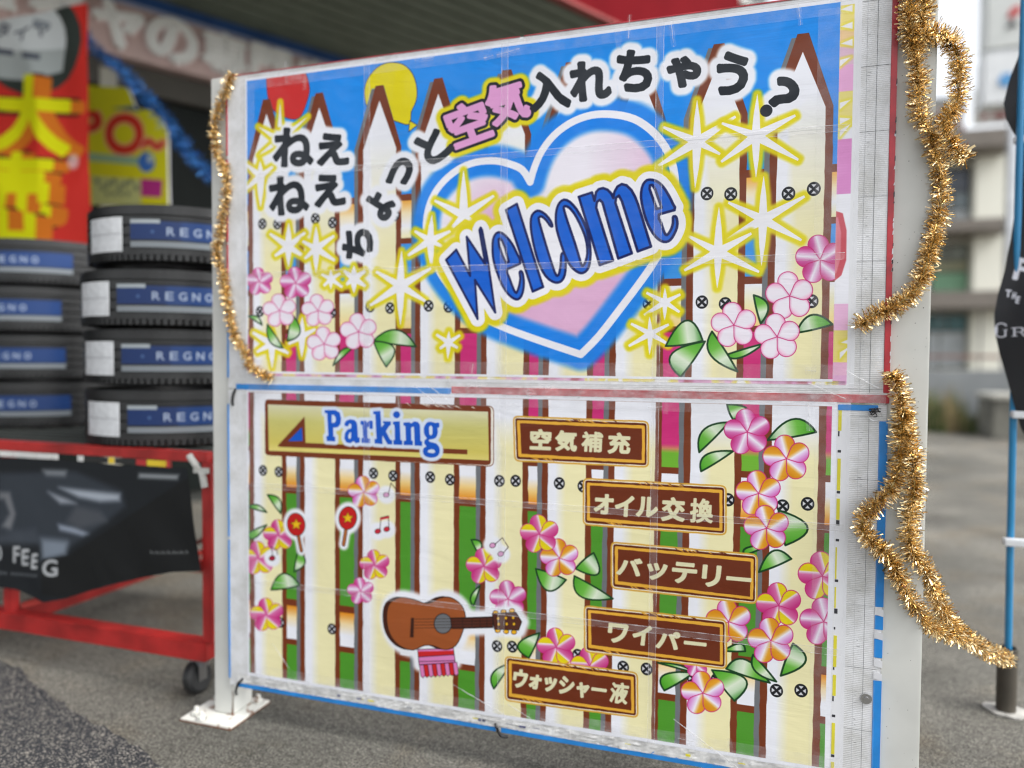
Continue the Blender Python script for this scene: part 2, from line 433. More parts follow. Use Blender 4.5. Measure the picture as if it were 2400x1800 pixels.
# heart
hp = smooth(k4([(748, 452), (700, 378), (620, 342), (540, 325), (450, 328), (360, 353), (280, 402), (210, 470), (160, 550), (132, 640), (125, 740), (142, 840), (190, 960), (260, 1070), (360, 1180), (470, 1262), (600, 1325), (820, 1405), (1050, 1482)]), 3, False) + \
     smooth(k4([(1050, 1482), (1160, 1370), (1300, 1190), (1420, 1030), (1500, 910), (1570, 770), (1610, 600), (1612, 420), (1575, 280), (1500, 170), (1400, 90), (1300, 55), (1180, 45), (1080, 60), (980, 103), (890, 172), (820, 262), (775, 360), (748, 452)]), 3, False)[1:]
reg, d = c.sdf(c.E(c.P(hp)), 80)
k = c.D/1000; dm = d/k
X = np.arange(d.shape[1])[None]/d.shape[1]; Y = np.arange(d.shape[0])[:, None]/d.shape[0]
inner = np.empty(d.shape+(3,), np.float32); pw = np.clip((Y-.55)/.12, 0, 1)
pw = np.maximum(pw, np.clip(1-np.hypot(X-.33, Y-.42)/.2, 0, 1)); pw = np.maximum(pw, np.clip(1-np.hypot(X-.86, Y-.25)/.22, 0, 1)*.6)
inner[:] = np.array((240, 236, 246))*(1-pw[..., None])+np.array((226, 178, 214))*pw[..., None]
c.blend(reg, (dm < -30).astype(np.float32), inner)
c.blend(reg, np.clip(.5-(np.abs(d)-34*k)/(16*k), 0, 1)*(dm < 0), inner) if False else None
t = np.clip((52-np.abs(dm))/22, 0, 1); t = t*t*(3-2*t)
base = c.a[reg]; ins = np.clip((-dm-6)/4, 0, 1)[..., None]
c.a[reg] = base*(1-ins)+inner*ins
c.blend(reg, t*np.where(dm < 0, 1, .97), (18, 132, 236))
c.blend(reg, np.clip(.5-(np.abs(d)-9.5*k), 0, 1), (240, 240, 248))
# white soft halos behind the black lettering
LET = [('ね', 688.6, 346.4, 88, 84, 2), ('ぇ', 780, 350, 68, 68, -2), ('ね', 677, 458, 86, 84, -4), ('ぇ', 771.5, 446, 66, 68, -6), ('ち', 838.6, 571.8, 62, 64, -88),
       ('ょ', 890, 482.5, 44, 62, -58), ('っ', 939, 406.5, 66, 44, -52), ('と', 1016.8, 341.6, 62, 70, -38),
       ('入', 1285.6, 212.5, 88, 82, -8), ('れ', 1382.8, 190, 86, 84, -5), ('ち', 1486.8, 167, 74, 88, 3), ('ゃ', 1602, 169.5, 70, 64, 8), ('う', 1715, 176, 66, 92, 12), ('？', 1823.6, 230.6, 54, 98, 42)]
es = [(gpix(c, ch, x, y, w, h, r)) for ch, x, y, w, h, r in LET]
for e in es: c.glow(e, WHITE, 19, 31)
ek = [gpix(c, '空', 1097.5, 289.4, 92, 90, -20), gpix(c, '気', 1187.7, 240.4, 90, 88, -17)]
for e in ek: c.glow(e, YEL, 21, 31)
for e in ek: c.fill(e, (28, 28, 36), 13.5)
for e in ek: c.fill(e, (226, 160, 212), 5.4)
for e in es: c.fill(e, (32, 38, 46), 6.0)
# stars
STARS = [((1087, 504.8), [(1086.7, 399.5), (1019, 470), (1158, 459), (1057.7, 536), (1108, 517)]),
         ((1008.9, 563.9), [(1012.7, 503.7), (1012, 632), (972.5, 541.7), (1037, 578), (956.6, 598.7), (1056, 541.7)]),
         ((939, 670), [(941.8, 587.6), (939, 761.6), (882, 636.6), (1010.4, 628.7), (868, 715.8), (997.8, 706)]),
         ((830, 652.5), [(830, 622.4), (830, 687), (806, 635), (857, 635), (811, 668), (857, 671)]),
         ((776, 654), [(776, 632), (776, 678), (754, 643), (798, 641), (759, 670), (803, 673)]),
         ((676.6, 578), [(677.5, 522.7), (677, 625.6), (633, 548), (716, 545), (645, 600), (714.6, 602)]),
         ((741.5, 582.8), [(741.5, 530.6), (741.5, 639.8), (709.8, 565.4), (784, 552.8), (714.6, 606.6), (785.8, 611)]),
         ((637, 806), [(637, 770), (592.7, 779), (638.6, 863), (602, 825), (676.6, 828)]),
         ((708, 788.5), [(709, 742.7), (708, 837.6), (740, 771), (676.6, 806)]),
         ((1051.6, 802.8), [(1052.5, 775.9), (1050, 840.8), (1023, 783.8), (1078.5, 785.4), (1031, 817), (1073.7, 815.4)]),
         ((611.4, 413), [(610, 377.8), (611.4, 486), (577.5, 386), (640, 391), (577.5, 443)]),
         ((1633.7, 332.3), [(1633.7, 235), (1629, 440.8), (1554.6, 298.4), (1724, 273.5), (1543, 388.8), (1688, 361.7)]),
         ((1771.6, 318.7), [(1774.8, 221.5), (1771.6, 416), (1691.6, 289.3), (1864, 271), (1690, 379.7), (1871, 375)]),
         ((1788, 514.5), [(1789.8, 413.3), (1784.4, 623), (1706.7, 474.7), (1885.6, 460.3), (1694, 568.7), (1878.4, 563.3)]),
         ((1683, 590.4), [(1685, 485.6), (1680.7, 675.4), (1612, 552.5), (1761, 547), (1603.7, 633.8), (1779, 637.4)]),
         ((1558.5, 708), [(1558.5, 675.4), (1557.7, 750.6), (1515, 686), (1594.6, 689.8), (1509.7, 738.7), (1592.8, 731.4)]),
         ((1524, 782), [(1522.3, 742.3), (1522.3, 830.8), (1479, 758.5), (1567.5, 760.3), (1473.5, 811), (1567.5, 807.3)])]
for tp in [(657.5, 239.5), (604.6, 296.5), (722.6, 273.4), (607, 364)]:
    cc = np.array((656, 329.)); tp = np.array(tp); st_ = cc+(tp-cc)*.35
    n = np.array([-(tp-cc)[1], (tp-cc)[0]]); n = n/np.hypot(*n)*5
    e = c.E(c.P([st_+n, tp, st_-n])); c.glow(e, YEL, 7, 15, .9); c.fill(e, (240, 240, 246))
for i, (cn, tips) in enumerate(STARS): star(c, cn, tips, base=9 if i in (3,) else 6.2 if i in (4, 9, 15, 16) else 7.6)
for e in es[:4]: c.glow(e, WHITE, 10, 22)
for e in es: c.fill(e, (32, 38, 46), 6.0)
for p in [(1657, 453.8), (1712.5, 455), (1847.7, 454), (1907, 443), (1005, 716.7)]: cross_hole(c, *p)
# Welcome, traced letter by letter
kw = K(1020, 460, 5.53); ko = K(1220, 420, 7.54); km = K(1340, 400, 6.914)
Wl = [[kw([(143, 825), (275, 693), (455, 1030), (410, 525), (652, 885), (575, 440), (590, 408), (610, 440), (690, 870), (704, 970), (780, 1505), (518, 1085), (552, 1590)])],
      [smooth(kw([(1105, 870), (1060, 740), (1000, 620), (930, 530), (870, 480), (820, 468), (780, 495), (752, 560), (745, 650), (750, 780), (775, 900), (820, 1030), (880, 1170), (950, 1270), (1020, 1325), (1075, 1335), (1120, 1290), (1145, 1200), (1150, 1100), (1135, 1000), (1112, 970), (1095, 990), (1105, 1060), (1090, 1160), (1062, 1240), (1045, 1248), (1020, 1210), (960, 1050), (935, 945)]), 2), kw([(822, 560), (838, 548), (868, 575), (905, 660), (955, 850), (920, 862), (880, 780), (832, 650)])],
      [kw([(920, 180), (1060, 100), (1400, 1175), (1265, 1235)])],
      [smooth(kw([(1520, 390), (1500, 325), (1430, 235), (1350, 190), (1300, 200), (1255, 250), (1240, 340), (1250, 480), (1290, 680), (1350, 880), (1430, 1030), (1520, 1105), (1600, 1118), (1660, 1070), (1690, 960), (1690, 770), (1662, 735), (1635, 760), (1628, 880), (1610, 990), (1585, 1030), (1550, 985), (1470, 740), (1352, 340), (1350, 275), (1385, 264), (1440, 310), (1490, 380)]), 2)],
      [smooth(ko([(770, 365), (690, 420), (640, 540), (625, 700), (640, 880), (690, 1060), (760, 1270), (840, 1460), (930, 1580), (1030, 1650), (1110, 1655), (1180, 1600), (1220, 1500), (1238, 1330), (1225, 1120), (1180, 920), (1100, 720), (990, 530), (870, 400)]), 2), smooth(ko([(800, 478), (768, 490), (772, 545), (830, 740), (960, 1120), (1050, 1420), (1085, 1530), (1130, 1500), (1172, 1380), (1182, 1230), (1145, 1020), (1050, 790), (945, 600), (860, 505)]), 2)],
      [km([(115, 425), (330, 355), (370, 490), (395, 350), (440, 300), (510, 285), (580, 310), (640, 370), (675, 445), (690, 350), (740, 260), (810, 220), (890, 240), (970, 320), (1030, 430), (1080, 560), (1285, 1230), (1070, 1310), (815, 500), (765, 405), (720, 440), (708, 520), (975, 1340), (755, 1425), (500, 520), (455, 475), (410, 510), (398, 600), (670, 1455), (455, 1530)])],
      [smooth(km([(1665, 640), (1640, 540), (1570, 400), (1480, 260), (1390, 180), (1300, 150), (1220, 155), (1160, 220), (1130, 320), (1125, 450), (1150, 600), (1200, 780), (1270, 940), (1360, 1070), (1450, 1140), (1530, 1155), (1600, 1120), (1660, 1030), (1705, 920), (1710, 820), (1690, 750), (1660, 740), (1640, 760), (1640, 850), (1610, 950), (1560, 1030), (1530, 1040), (1500, 1000), (1450, 850), (1412, 712)]), 2), km([(1268, 240), (1305, 232), (1350, 300), (1455, 600), (1378, 622), (1262, 300)])]]
def signed(poly, pos=True):
    p = np.asarray(poly); a = np.sum(p[:, 0]*np.roll(p[:, 1], -1)-np.roll(p[:, 0], -1)*p[:, 1])
    return p if (a > 0) == pos else p[::-1]
outs = [c.E(c.P(w[0])) for w in Wl]
for e in outs: c.glow(e, YEL, 30, 43)
for e in outs: c.fill(e, (242, 242, 250), 20.5)
for w in Wl:
    full = np.vstack([c.E(signed(c.P(w[0])))]+[c.E(signed(c.P(h), False)) for h in w[1:]])
    c.fill(full, (8, 98, 212)); c.fill(full, (6, 24, 92), 3.3, closed=False)
c.fill(c.E(c.P(kw([(585, 420), (602, 420), (680, 850), (650, 860)]))), (12, 34, 98))
c.fill(c.E(c.P(ko([(985, 580), (1060, 690), (1150, 900), (1190, 1120), (1170, 1300), (1200, 1290), (1225, 1100), (1170, 890), (1090, 700)]))), (12, 34, 98))
# flowers and leaves
for a in [((627.5, 760), (664, 815.4), (633, 800)), ((686, 738), (673.4, 799.6), (704, 778)), ((583, 741), (615, 761.6), (604, 742)),
          ((827, 815), (781, 856.6), (800, 822)), ((876, 798), (975.6, 812), (930, 773)), ((876, 799.6), (906, 859.7), (924, 815))]: leaf(c, *a)
for a in [((1560, 811), (1647, 798.3), (1609, 751)), ((1766.3, 691.6), (1782.6, 758.5), (1800, 716)), ((1865.8, 780), (1950.7, 760), (1902, 738)),
          ((1700, 832), (1790, 805), (1735, 838)), ((1652.5, 800), (1594.6, 883), (1573, 831)), ((1668.7, 776.6), (1728.4, 870.6), (1664, 830))]: leaf(c, *a, flip=a[0][0] > 1860)
for x, y, r, ty in [(608.5, 660, 33, 'B'), (694, 663.5, 38, 'B'), (656, 728, 40, 'A'), (746, 728, 39, 'A'), (760.4, 806, 41, 'A'), (841, 777.5, 44, 'A'),
                    (1921.8, 608.5, 58, 'B'), (1850.6, 693.5, 57, 'A'), (1720, 762, 54, 'A'), (1821.3, 789.3, 55, 'A')]: flower(c, x, y, r, ty)
margins(c)

# ---- the lower print -------------------------------------------------
LO = Canvas((0, BY, CAMH), (1, 0, 0), (0, 0, 1), -1.462, .183, -.975, -.090, 1480, WHITE)
LO.pu0, LO.pu1, LO.pv0, LO.pv1 = -1.4555, .1725, -.964, -.104
c = LO; fence(c, False)
la = K(550, 900, 3.16); lb = K(550, 1275, 3.16); lc = K(1150, 900, 4.424); ld = K(1600, 900, 3.687); le = K(1150, 1275, 4.424); lf = K(1500, 1300, 3.316)
for p in [(617, 1102.5), (654, 1105.7), (876, 1109), (922, 1115), (1009, 1118), (1055.4, 1124), (1171, 1127), (1209, 1127), (1311.4, 1132.8), (1367, 1139.6), (1497, 1150), (1707, 1171), (1834.6, 1186), (1893, 1180.7),
          (657.6, 1458.5), (778.5, 1474), (1165.5, 1514), (1201, 1515.5), (1354.6, 1535), (1461, 1563), (1515.7, 1567.7), (1625, 1590), (1681, 1592.5), (1820, 1618), (1877.6, 1618)]:
    cross_hole(c, *p)
for a in [((1704.4, 947.5), (1719, 984), (1750, 958)), ((1639, 1060), (1708.5, 989.5), (1648.8, 1008)), ((1643.4, 1104.8), (1719, 1057), (1655, 1066)),
          ((1799, 1031.5), (1913, 1012.6), (1860, 982)), ((1825, 1195.6), (1841, 1278), (1893, 1236)), ((1746.5, 1301), (1800, 1278), (1750, 1284)), ((1779, 1340.7), (1855, 1309.5), (1812, 1291)),
          ((1830, 1583.5), (1859, 1508), (1888, 1550)), ((1702, 1567), (1804.6, 1600), (1746, 1545)), ((1765.4, 1534), (1819.7, 1597), (1770, 1572)), ((1668.9, 1570), (1721.7, 1642.3), (1748, 1592)), ((1557.3, 1618), (1626.7, 1576), (1556, 1582)),
          ((1542, 1553), (1630, 1576), (1590, 1558)), ((1696, 1524.7), (1747, 1526), (1734, 1508)), ((1256, 1332.6), (1327.4, 1358.6), (1284, 1384)), ((1349, 1332.6), (1391.9, 1295.3), (1402, 1345)),
          ((1346.7, 1349.6), (1437, 1402.7), (1362, 1398)), ((1240, 1542), (1265, 1483), (1215, 1510)), ((1158, 1614), (1196, 1555), (1155, 1578)),
          ((627.5, 1159.5), (659, 1203.8), (656, 1170)), ((581.6, 1188), (626, 1200.6), (604, 1183)), ((580, 1250), (626, 1230), (596, 1262)), ((635.4, 1382.6), (704, 1371.5), (664, 1344)),
          ((700, 1290), (690, 1340), (716, 1318)), ((1105, 1265), (1124, 1300), (1128, 1272)), ((1110, 1420), (1126, 1372), (1104, 1398))]:
    leaf(c, *a, flip=(a[0] in [(1799, 1031.5), (1825, 1195.6), (1702, 1567)]))
for x, y, r, ty, ro in [(1751.9, 1012.6, 55, 'B', 0), (1843.3, 1075, 56, 'D', 0), (1778, 1156.3, 54, 'D', 0), (1797, 1237.7, 54, 'D', 0), (1928, 1350, 58, 'C', 0), (1931, 1457, 57, 'B', 0), (1708, 1457, 54, 'D', 0), (1825.7, 1419, 54, 'C', 0), (1807, 1501.5, 55, 'D', 0), (1632.7, 1556, 30, 'B', 0), (1647.8, 1624, 52, 'D', 0),
                        (1311.6, 1307.8, 46, 'D', 0), (1265.3, 1251.5, 46, 'C', 0), (1382.8, 1561, 46, 'C', 0), (1304.8, 1516.9, 46, 'C', 0), (1191.8, 1403.8, 44, 'B', 0), (1135.4, 1327, 43, 'C', 0), (853.8, 1153, 38, 'D', 0), (879, 1324, 36, 'C', 0), (607, 1308, 40, 'C', 0), (654.4, 1254.4, 37, 'C', 0), (626, 1441, 40, 'C', 0), (846, 1385, 32, 'B', 0)]:
    flower(c, x, y, r, ty, ro)
# the parking board
def quad(c, q): return c.P(q)
def lerp(a, b, t): return np.array(a, float)*(1-t)+np.array(b, float)*t
def rr(c, q, rad, wob_=0, seed=1, n=26):     # rounded, slightly hand drawn rectangle from four photo corners, rad in mm
    T = c.P(q); r = rad*c.D/1000; out = []; rs = np.random.RandomState(seed)
    for i in range(4):
        a, b, d_ = T[i-1], T[i], T[(i+1) % 4]
        u = (a-b)/np.hypot(*(a-b)); w = (d_-b)/np.hypot(*(d_-b))
        for t in np.linspace(0, 1, 5): out.append((1-t)**2*(b+u*r)+2*t*(1-t)*b+t*t*(b+w*r))
        L = np.hypot(*(d_-b)); m_ = max(2, int(L/18))
        for t in np.linspace(0, 1, m_)[1:-1]: out.append(b+w*(r+(L-2*r)*t)+rs.uniform(-1, 1, 2)*wob_)
    return np.array(out)
def ragged(c, p, q, col, seed, n=7, w=2):      # torn splinters along an edge
    rs = np.random.RandomState(seed); p, q = np.array(p, float), np.array(q, float)
    for i in range(n):
        t = rs.uniform(.05, .95); L = rs.uniform(8, 26); a = p+(q-p)*t; d_ = (q-p)/np.hypot(*(q-p)); nn = np.array([-d_[1], d_[0]])
        c.fill(c.E(c.P([a-nn*rs.uniform(1, 5), a+d_*L*.5+nn*1, a+d_*L+nn*rs.uniform(2, 7), a+d_*L*.4-nn*2])), col)
PK = [(628.4, 948), (1144.3, 964.9), (1146.5, 1078.8), (630.7, 1056)]
out = [(622, 938), (1157.5, 952), (1157.5, 1093), (624, 1066)]
o2 = rr(c, out, 16, .8, 2); c.fill(c.E(o2), BROWN, 1.2); c.fill(c.E(o2), (240, 236, 225), -1.0)
o3 = rr(c, [(622, 936), (1151, 953), (1151, 1090), (622, 1066)], 12, .8, 3); c.fill(c.E(o3), BROWN, .5)
T = c.P(PK); reg, d = c.sdf(c.E(T), 2); Yf = np.linspace(0, 1, d.shape[0])[:, None, None]
xs = np.array([0, .35, .8, 1]); cc = [(222, 220, 190), (205, 200, 120), (214, 200, 100), (232, 218, 130)]
col = np.stack([np.interp(Yf[:, 0, 0], xs, [z[i] for z in cc]) for i in range(3)], 1)[:, None]
c.blend(reg, np.clip(.5-d, 0, 1), col)
ragged(c, (770, 948), (1000, 955), BROWN, 3, 8); ragged(c, (940, 946), (1120, 956), (240, 236, 225), 5, 10)
e = c.E(c.P([(652.5, 1043), (714.6, 976), (717, 1038), (1096, 1053.5), (1096, 1064.8), (652.5, 1047)])); c.fill(e, BROWN)
c.fill(c.E(c.P([(676, 1034), (708, 1001), (710, 1033.5)])), (16, 88, 200))
kp = K(700, 950, 5.267)
PL = [[kp([(325, 58), (455, 58), (510, 90), (528, 160), (520, 230), (485, 270), (430, 277), (432, 385), (455, 388), (455, 445), (350, 440), (345, 380), (370, 378), (355, 95), (325, 95)]), kp([(412, 115), (440, 118), (460, 150), (462, 190), (445, 215), (412, 215)])],
      [kp([(570, 225), (590, 190), (640, 172), (690, 180), (720, 210), (728, 260), (735, 395), (757, 400), (757, 455), (710, 470), (680, 440), (640, 468), (590, 455), (568, 410), (575, 340), (610, 295), (650, 285), (655, 240), (640, 222), (625, 230), (615, 258), (572, 255)]), kp([(650, 330), (650, 400), (635, 415), (618, 405), (617, 370), (630, 340)])],
      [kp([(765, 192), (838, 190), (842, 215), (880, 188), (918, 190), (920, 290), (885, 292), (870, 260), (850, 275), (855, 408), (885, 410), (885, 468), (782, 462), (780, 405), (800, 402), (790, 240), (768, 238)])],
      [kp([(922, 75), (1012, 68), (1025, 270), (1065, 225), (1045, 220), (1045, 195), (1142, 198), (1142, 245), (1125, 250), (1080, 320), (1135, 425), (1158, 430), (1158, 482), (1100, 480), (1040, 370), (1035, 420), (1040, 478), (942, 470), (940, 415), (965, 415), (950, 110), (924, 108)])],
      [kp([(1168, 200), (1252, 195), (1262, 430), (1282, 433), (1282, 488), (1175, 485), (1172, 430), (1192, 428), (1188, 240), (1168, 235)])],
      [kp([(1213+44*math.cos(t), 115+44*math.sin(t)) for t in np.linspace(0, 6.1, 16)])],
      [kp([(1297, 212), (1378, 207), (1384, 225), (1430, 198), (1475, 205), (1500, 240), (1508, 440), (1527, 443), (1527, 500), (1435, 495), (1428, 270), (1410, 260), (1390, 280), (1395, 435), (1413, 437), (1413, 492), (1300, 490), (1300, 438), (1328, 436), (1320, 255), (1298, 250)])],
      [smooth(kp([(1555, 260), (1590, 210), (1640, 203), (1690, 218), (1737, 215), (1737, 275), (1715, 275), (1722, 330), (1700, 395), (1650, 418), (1618, 420), (1610, 440), (1640, 455), (1700, 470), (1740, 520), (1742, 590), (1700, 635), (1630, 645), (1565, 625), (1538, 580), (1545, 530), (1580, 505), (1555, 470), (1560, 430), (1585, 405), (1555, 360), (1548, 300)]), 2), kp([(1635, 245), (1655, 270), (1655, 350), (1635, 375), (1615, 350), (1612, 270)]), kp([(1600, 555), (1640, 540), (1680, 550), (1690, 580), (1660, 592), (1615, 585), (1595, 572)])]]
for w in PL: c.glow(c.E(c.P(w[0])), (214, 226, 246), 8, 13)
for w in PL:
    full = np.vstack([c.E(signed(c.P(w[0])))]+[c.E(signed(c.P(h), False)) for h in w[1:]]); c.fill(full, (16, 88, 200))
# five brown name boards with gilt frames
PLATES = [([(1212, 984.8), (1511.7, 997.2), (1511.7, 1085.4), (1215.5, 1070.7)], 8, [('空', 520, 575, 232, 226), ('気', 785, 590, 240, 226), ('補', 1055, 600, 238, 228), ('充', 1335, 615, 246, 232)], lc),
          ([(1376, 1130.6), (1693.6, 1148), (1693.6, 1244.5), (1376, 1219.8)], 9, [('オ', 1415.6, 1181.4, 44, 46), ('イ', 1464, 1186, 43, 48), ('ル', 1517.3, 1188, 50, 46), ('交', 1578.3, 1193.8, 54, 56), ('換', 1644.8, 1197, 54, 58)], None),
          ([(1441.6, 1279.5), (1766.9, 1309), (1765.4, 1405.5), (1441.6, 1368.8)], 9, [('バ', 1475.5, 1328, 58, 40), ('ッ', 1540, 1339.4, 46, 38), ('テ', 1604.3, 1342.8, 58, 48), ('リ', 1667.4, 1349.8, 42, 50), ('ー', 1732, 1357, 58, 7)], None),
          ([(1378.3, 1428.7), (1694.5, 1462.8), (1694.5, 1557.8), (1379.4, 1518)], 9, [('ワ', 1448.4, 1484, 46, 44), ('イ', 1504.9, 1488.6, 42, 46), ('パ', 1566, 1500, 54, 40), ('ー', 1629.7, 1508, 52, 6)], None),
          ([(1193, 1547.4), (1485.7, 1585.8), (1487, 1672), (1193, 1632)], 8, [('ウ', 1220, 1590.3, 32, 42), ('ォ', 1255, 1598, 26, 32), ('ッ', 1290, 1604, 27, 32), ('シ', 1328.6, 1606, 34, 40), ('ャ', 1365.9, 1617.4, 27, 34), ('ー', 1404.3, 1616.3, 34, 5), ('液', 1451.8, 1624, 42, 50)], None)]
for n, (q, g, chars, kk) in enumerate(PLATES):
    Q = [np.array(p) for p in q]; cen = sum(Q)/4
    def grow(dx, dy): return [Q[0]+(-dx, -dy), Q[1]+(dx, -dy), Q[2]+(dx, dy), Q[3]+(-dx, dy)]
    o2 = rr(c, grow(8, 9), 13, .7, n+10)
    c.fill(c.E(o2), (214, 164, 62), 2.2); c.fill(c.E(o2), (244, 236, 214), -2.0); c.fill(c.E(rr(c, grow(5, 6), 8, .6, n+20)), (96, 38, 18), -1)
    o3 = rr(c, Q, 4, .9, n+30); c.fill(c.E(o3), (90, 36, 18), 1.5); c.fill(c.E(o3), (232, 174, 60)); c.fill(c.E(rr(c, grow(-7, -7), 2, .9, n+40)), (108, 46, 22))
    ragged(c, Q[0]+(Q[1]-Q[0])*.35+(0, -4), Q[0]+(Q[1]-Q[0])*.7+(0, -4), (232, 174, 60), n+3, 8); ragged(c, Q[0]+(Q[1]-Q[0])*.4+(0, -6), Q[0]+(Q[1]-Q[0])*.8+(0, -6), (96, 38, 18), n+9, 5)
    ragged(c, Q[3]+(Q[2]-Q[3])*.08+(0, 3), Q[3]+(Q[2]-Q[3])*.25+(0, 3), (232, 174, 60), n+13, 6)
    sk = math.degrees(math.atan2(*(Q[1]-Q[0])[::-1]))
    for ch, x, y, w, h in chars:
        if kk: (x, y), w, h = kk([(x, y)])[0], w/4.424*.93, h/4.424*.93
        e = gpix(c, ch, x, y, w*.93, h*.93 if h > 10 else h*.62, sk)
        c.fill(e, (226, 222, 184), 2.9 if ch not in '補換液' else 2.1)
# music notes, maracas, guitar
def ell(cx, cy, rx, ry, rot=0, n=24):
    a = R_(rot); return [(cx+rx*math.cos(t)*math.cos(a)-ry*math.sin(t)*math.sin(a), cy+rx*math.cos(t)*math.sin(a)+ry*math.sin(t)*math.cos(a)) for t in np.linspace(0, 2*math.pi, n, endpoint=False)]
def note(heads, beam, col):
    for h in heads: c.glow(c.E(c.P(ell(*h, 6, 5))), WHITE, 14, 26)
    for h in heads: c.fill(c.E(c.P(ell(*h, 6.5, 5, -15))), (30, 24, 30), 1.6); c.fill(c.E(c.P(ell(*h, 6.5, 5, -15))), col)
    c.line(c.P(beam), 2.2, (50, 24, 34))
note([(906, 1159.5)], [(911, 1158), (917, 1132), (932, 1150), (928, 1160)], (222, 160, 205))
note([(886, 1245), (907, 1240)], [(891, 1243), (893, 1213), (911, 1209), (912, 1238)], (200, 40, 60))
c.line(c.P([(893, 1216), (911, 1212)]), 6, (200, 40, 60))
note([(1155, 1278), (1174, 1298)], [(1160, 1276), (1178, 1260), (1192, 1282), (1180, 1296)], (222, 160, 205))
note([(638.6, 1308)], [(641, 1305), (636, 1281), (650, 1290), (651, 1300)], (170, 30, 60))
for cx, cy, ro, gx, gy in [(695, 1229, -8, 707, 1290), (816, 1214, 8, 806, 1276)]:
    hd = c.P([(cx+(gx-cx)*.3, cy+(gy-cy)*.3), (gx, gy)])
    c.glow(c.E(c.P(ell(cx, cy, 21, 27, ro))), WHITE, 8, 20); c.glow(c.E(hd, False), WHITE, 10, 22, closed=False)
    c.line(hd, 12, (34, 28, 26)); c.line(hd, 8.5, (176, 104, 50))
    e = c.E(c.P(ell(cx, cy, 21, 27, ro))); c.fill(e, (196, 28, 30)); c.fill(e, (34, 28, 26), 1, closed=False)
    sp = [(cx+(14 if i % 2 == 0 else 6)*math.sin(i*math.pi/5), cy-(14 if i % 2 == 0 else 6)*math.cos(i*math.pi/5)) for i in range(10)]
    c.fill(c.E(c.P(sp)), (238, 190, 24)); c.line(c.P(sp), 1, (60, 40, 20), True)
gb = smooth(lb([(1150, 440), (1230, 395), (1330, 410), (1430, 440), (1520, 400), (1600, 395), (1680, 450), (1712, 540), (1690, 650), (1640, 750), (1560, 782), (1470, 752), (1400, 752), (1320, 785), (1220, 750), (1150, 660), (1128, 540)]))
neck = lb([(1600, 548), (1915, 537), (1915, 618), (1610, 626)]); head = lb([(1910, 515), (2085, 505), (2127, 575), (2105, 637), (1925, 630)])
for g in (gb, neck, head): c.glow(c.E(c.P(g)), WHITE, 12, 30)
sar = lb([(1357, 780), (1622, 770), (1636, 875), (1368, 895)]); c.glow(c.E(c.P(sar)), WHITE, 10, 26)
c.fill(c.E(c.P(sar)), (222, 130, 190)); c.fill(c.E(c.P(lb([(1360, 795), (1624, 788), (1626, 815), (1364, 835)]))), (205, 36, 40))
for i in range(9):
    x = 1370+i*31; q = lb([(x, 892-i*2), (x+30, 890-i*2), (x+42, 975-i*2), (x+26, 990-i*2), (x+12, 978-i*2)])
    c.fill(c.E(c.P(q)), (222, 130, 190) if i % 2 == 0 else (205, 36, 40)); c.line(c.P(q), 1.5, (40, 24, 40), True)
c.line(c.P(sar), 2, (40, 24, 40), True); c.line(c.P(lb([(1364, 835), (1628, 818)])), 2, (40, 24, 40)); c.line(c.P(lb([(1366, 870), (1632, 862)])), 2, (40, 24, 40))
back = [(x-9, y-1) for x, y in gb]; c.fill(c.E(c.P(back)), (70, 32, 22)); c.line(c.P(back), 2, (30, 20, 18), True)
c.fill(c.E(c.P(gb)), (158, 84, 42)); c.line(c.P(gb), 2.4, (30, 20, 18), True)
c.fill(c.E(c.P(lb(ell(1545, 588, 66, 74)))), (112, 114, 118)); c.line(c.P(lb(ell(1545, 588, 66, 74))), 2.2, (30, 20, 18), True)
c.fill(c.E(c.P(neck)), (82, 40, 28)); c.line(c.P(neck), 2, (30, 20, 18), True)
pegs = [(1935, 508), (1993, 500), (2055, 493), (1950, 640), (2012, 648), (2070, 652)]
for p in pegs: c.fill(c.E(c.P(lb(ell(*p, 20, 16)))), (236, 178, 30)); c.line(c.P(lb(ell(*p, 20, 16))), 1.6, (30, 20, 18), True)
c.fill(c.E(c.P(head)), (82, 40, 28)); c.line(c.P(head), 2.2, (30, 20, 18), True)
for p in [(1953, 550), (2010, 548), (2064, 545), (1957, 592), (2016, 592), (2070, 592)]: c.fill(c.E(c.P(lb(ell(*p, 11, 13)))), (236, 178, 30)); c.line(c.P(lb(ell(*p, 11, 13))), 1.4, (30, 20, 18), True)
for i in range(4): c.line(c.P(lb([(1330, 556+i*22), (1915, 546+i*22)])), 1.1, (24, 18, 18))
for x in (1690, 1760, 1820, 1870): c.line(c.P(lb([(x, 545), (x, 622)])), 1, (24, 18, 18))
c.fill(c.E(c.P(lb([(1308, 545), (1330, 545), (1328, 692), (1300, 690)]))), (60, 30, 22))
margins(c)
